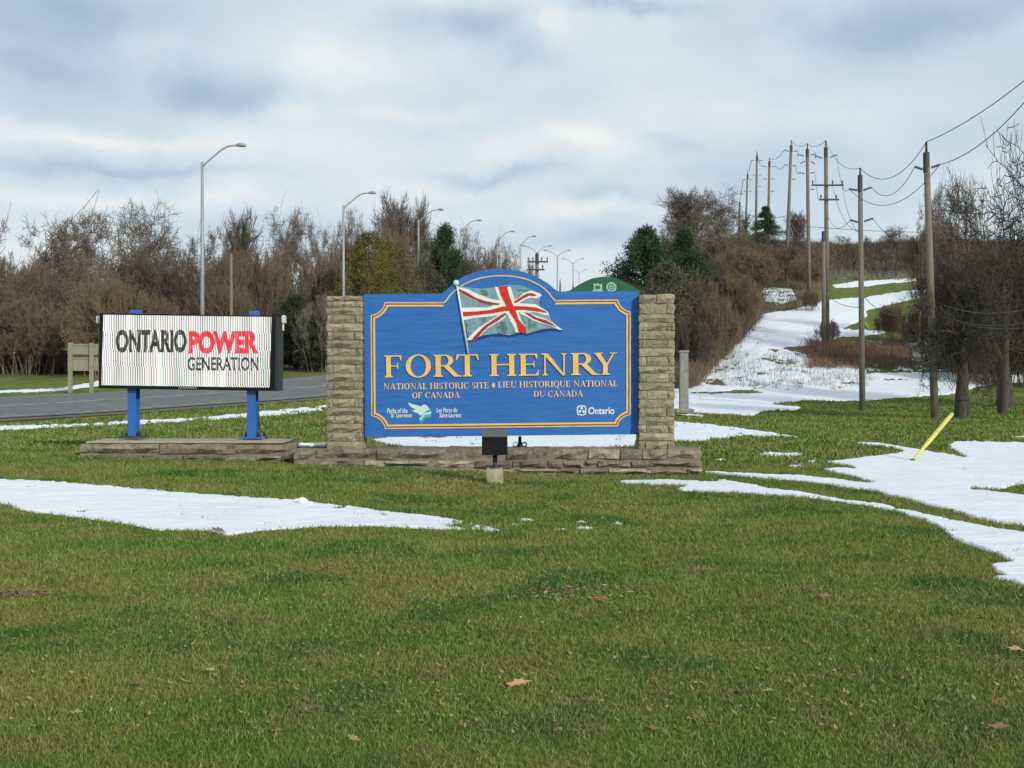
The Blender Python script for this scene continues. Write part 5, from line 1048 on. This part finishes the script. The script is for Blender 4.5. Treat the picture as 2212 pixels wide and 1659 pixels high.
weeds('dry_weeds', strip(1900, 2060, 745, 800, 160, 3), .9, .02, B4, 'pale dry stems right of the reddish strip', 73, 12)
weeds('dry_weeds', strip(1640, 1725, 615, 675, 90, 4), .8, .03, B2, 'dark stems in the upper snow patch', 74, 10)
weeds('dry_weeds', strip(1800, 2000, 575, 606, 160, 5), 1.6, .04, B4, 'pale scrub stems at the top of the snowy slope', 75, 12)
weeds('dry_weeds', [ground(float(np.interp(y, [600, 640, 690, 730, 790, 840], [1632, 1632, 1638, 1598, 1538, 1493]))-abs(random.gauss(0, 14)), y) for y in [random.uniform(605, 840) for _ in range(420)]], 1.7, .026, B3, 'rusty stems at the edge of the thicket right of the sign', 76, 14)

# ------------------------------------------------------------------ snow lumps, box, leaves
for i, (x, y, s_) in enumerate(((655, 1090, .07), (641, 1087, .045), (670, 1092, .035))):
    g = ground(x, y); bm = bmesh.new(); bmesh.ops.create_icosphere(bm, subdivisions=3, radius=s_)
    for v_ in bm.verts: v_.co *= 1+.35*(mn.noise(v_.co*14+Vector((i*3, 0, 0)))); v_.co.z *= .8
    me = bpy.data.meshes.new('snow_lump'); bm.to_mesh(me); bm.free(); me.polygons.foreach_set('use_smooth', [True]*len(me.polygons))
    o = link('snow_lump', me, mSnow); o.location = g+Vector((0, 0, s_*.55)); tag(o, ('largest snow lump at the back edge of the long snow patch', 'middle-sized snow lump just left of the largest one', 'smallest snow lump just right of the largest one')[i], 'snow lump', 'snow lumps on the long patch')
g = ground(690, 746); wb = empty('white_cabinet', g, 'white cabinet half hidden behind the left stone pillar', 'cabinet'); MB().box(-.5, .6, 0, .6, -.1, .42, .03).build('body', mWhiteBox, wb); MB().box(-.55, .65, -.05, .65, .42, .48, .01).build('lid', mWhiteBox, wb)

def leaf_mesh(name, s_, seed):
    r = random.Random(seed); n = 14; pts = []
    for i in range(n):
        a = 2*math.pi*i/n; rad = s_*(1 if i % 2 == 0 else .55)*(1.2 if abs(math.cos(a)) > .8 else .8)*r.uniform(.85, 1.15)
        pts.append((rad*math.cos(a), rad*.7*math.sin(a), .35*s_*abs(math.sin(a))*r.uniform(.3, 1)))
    vs = [(0, 0, 0)]+pts; fs = [(0, i+1, (i+1) % n+1) for i in range(n)]; m_ = MB(); m_.poly(vs, fs); m_.tube([(-s_*1.15, 0, 0), (-s_*1.6, .01, .02)], .0015, 4); return mesh(name, m_.v, m_.f)
for i, (x, y, s_, lab, mt) in enumerate(((1120, 1497, .055, 'curled copper oak leaf on the grass, brightest leaf in the foreground', mLeafR), (303, 1493, .038, 'small tan leaf on the grass at lower left', mLeafB), (1785, 1301, .045, 'curled brown leaf on the grass at right', mLeafB), (1300, 1307, .05, 'dark curled leaf below the middle of the snow tip', mLeafB),
        (2195, 1420, .045, 'red-brown leaf near the right edge of the lawn', mLeafR), (762, 1617, .028, 'pale leaf at the bottom edge left of centre', mLeafY), (2160, 1592, .04, 'brown leaf in the bottom right corner', mLeafB), (455, 1465, .026, 'pale leaf left of centre in the foreground', mLeafY), (165, 1560, .032, 'pale curled leaf in the lower left grass', mLeafY),
        (1660, 1510, .024, 'thin pale leaf right of the copper leaf', mLeafY), (1250, 1345, .03, 'tan leaf near the dark curled leaf', mLeafB), (470, 1156, .07, 'dark dead leaves at the lower tip of the snow patch', mLeafB))):
    g = ground(x, y); o = link('fallen_leaf', leaf_mesh('fallen_leaf', s_, i), mt); o.location = g+Vector((0, 0, .045 if y > 1200 else .05)); o.rotation_euler = (R(24), R(random.uniform(-12, 12)), random.uniform(-.5, .5)); o.scale = (1.15, 1.15, 1.15); tag(o, lab, 'leaf', 'fallen leaves on the lawn')
def litter(n, ylo, yhi, size, mat, label, seed, clusters=None, zoff=.03):
    r = np.random.default_rng(seed); Yd = 1/r.uniform(1/yhi, 1/ylo, n); X_ = Yd*r.uniform(-.5, .5, n)
    if clusters is not None:
        c = np.array([tuple(ground(*q_[:2])) for q_ in clusters]); w_ = np.array([q_[2] for q_ in clusters]); k = r.integers(0, len(c), n); X_ = c[k, 0]+r.normal(0, 1, n)*w_[k]; Yd = c[k, 1]+r.normal(0, 1, n)*w_[k]*.8
    Zt = T(X_, Yd)+zoff*r.uniform(.5, 1.2, n); keep = snow_val(X_, Yd, T(X_, Yd)) < 0; X_, Yd, Zt = X_[keep], Yd[keep], Zt[keep]; n = len(X_)
    a = r.uniform(0, 6.28, n); s_ = size*r.uniform(.5, 1.4, n); d1 = np.stack([np.cos(a), np.sin(a), r.normal(0, .25, n)], -1); d2 = np.stack([-np.sin(a), np.cos(a), r.normal(0, .25, n)], -1); P = np.stack([X_, Yd, Zt], -1)
    V = np.stack([P-d1*s_[:, None], P-d2*s_[:, None]*.5, P+d1*s_[:, None]+np.array([0, 0, .01]), P+d2*s_[:, None]*.55], 1).reshape(-1, 3)
    return tag(link('leaf_litter', np_mesh('leaf_litter', V, np.arange(len(V)).reshape(-1, 4)), mat), label, 'leaf litter', kind='stuff')
litter(2000, 5, 20, .013, mLeafY, 'pale bits of leaf scattered over the lawn', 81); litter(1300, 5, 21, .018, mLeafB, 'brown bits of leaf scattered over the lawn', 82)
litter(1500, 5, 20, .022, mLeafB, 'patches of dead leaves before the wall', 83, [(750, 1022, .5), (880, 1030, .6), (1000, 1032, .6), (1120, 1036, .6), (1250, 1040, .5), (1330, 1045, .5), (1040, 1060, .7), (1069, 1050, .5), (960, 1035, .6), (1180, 1040, .5), (820, 1020, .6), (30, 1290, .16), (1460, 1065, .4), (700, 1235, .3), (1230, 1285, .25)])
litter(260, 5, 20, .022, mLeafY, 'pale dead leaves gathered before the wall', 84, [(1100, 1045, .7), (900, 1030, .8), (1240, 1290, .25), (1300, 1100, .6)])

# ------------------------------------------------------------------ grass blades
def blades(name, ylo, yhi, n, h0, w0, label, seed, two):
    r = np.random.default_rng(seed); pw = .6; u = r.random(n); Yd = (ylo**pw+u*(yhi**pw-ylo**pw))**(1/pw) if yhi < 12 else (ylo**.5+u*(yhi**.5-ylo**.5))**2
    X_ = r.uniform(-1, 1, n)*(Yd*.50+1.0); Zt = T(X_, Yd); keep = snow_val(X_, Yd, Zt) < .02+(.22*r.random(n)**2 if yhi < 30 else 0)
    px_ = CX+X_/Yd*F; py_ = CY+(CZ-Zt)/Yd*F; keep &= ~((Yd > 19.38) & (Yd < 21.15) & (X_ > X19(634, 19.5)) & (X_ < X19(1520, 19.5))) & ~((Yd > 19.85) & (Yd < 21.15) & (X_ > X19(168, 19.9)) & (X_ < X19(642, 19.9)))
    keep &= ~((px_ < 1200) & (py_ < np.interp(px_, [-250, 0, 220, 437, 600, 700, 1000], [930, 917, 902, 884, 872, 864, 850])))
    dens = fbm(X_*1.3, Yd*1.3, 77, 3); keep &= r.random(n) < (.45+1.1*dens)
    X_, Yd, Zt = X_[keep], Yd[keep], Zt[keep]; n = len(X_); k = (Yd/6)**.55
    h = h0*r.uniform(.45, 1.25, n)*k**.5*(.55+.9*fbm(X_*2.2, Yd*2.2, 78, 2)); w_ = w0*r.uniform(.7, 1.3, n)*k
    a = r.uniform(0, 6.28, n); ln = r.normal(0, .55, (n, 2)); P = np.stack([X_, Yd, Zt-.004], -1); s_ = np.stack([np.cos(a), np.sin(a), np.zeros(n)], -1)*w_[:, None]
    tip = P+np.concatenate([ln, np.ones((n, 1))], 1)*h[:, None]
    tint = np.clip(r.normal(.45, .27, n)+.15*(fbm(X_*.9, Yd*.9, 79, 2)-.5), 0, 1).astype(np.float32)
    if two:
        mid = P+np.concatenate([ln*.3, np.full((n, 1), .6)], 1)*h[:, None]; V = np.stack([P-s_, P+s_, mid-s_*.7, mid+s_*.7, tip], 1).reshape(-1, 3); b0 = (np.arange(n)*5)[:, None]
        Fc = np.concatenate([b0+np.array([[0, 1, 3]]), b0+np.array([[0, 3, 2]]), b0+np.array([[2, 3, 4]])]); tt = np.repeat(tint, 5)
    else: V = np.stack([P-s_, P+s_, tip], 1).reshape(-1, 3); Fc = np.arange(n*3).reshape(-1, 3); tt = np.repeat(tint, 3)
    me = np_mesh(name, V, Fc); at_ = me.attributes.new('tint', 'FLOAT', 'POINT'); at_.data.foreach_set('value', tt)
    return tag(link(name, me, mBlade), label, 'grass', kind='stuff')
blades('grass', 4.1, 8.0, 270000, .036, .0024, 'short green lawn grass in the foreground', 91, True)
blades('grass', 8.0, 21.5, 430000, .038, .0034, 'lawn grass reaching back to the stone wall', 92, False)
blades('grass', 21.0, 68.0, 230000, .05, .0085, 'lawn grass behind the sign up to the road and the bank', 93, False)
print('polys', sum(len(m_.polygons) for m_ in bpy.data.meshes))
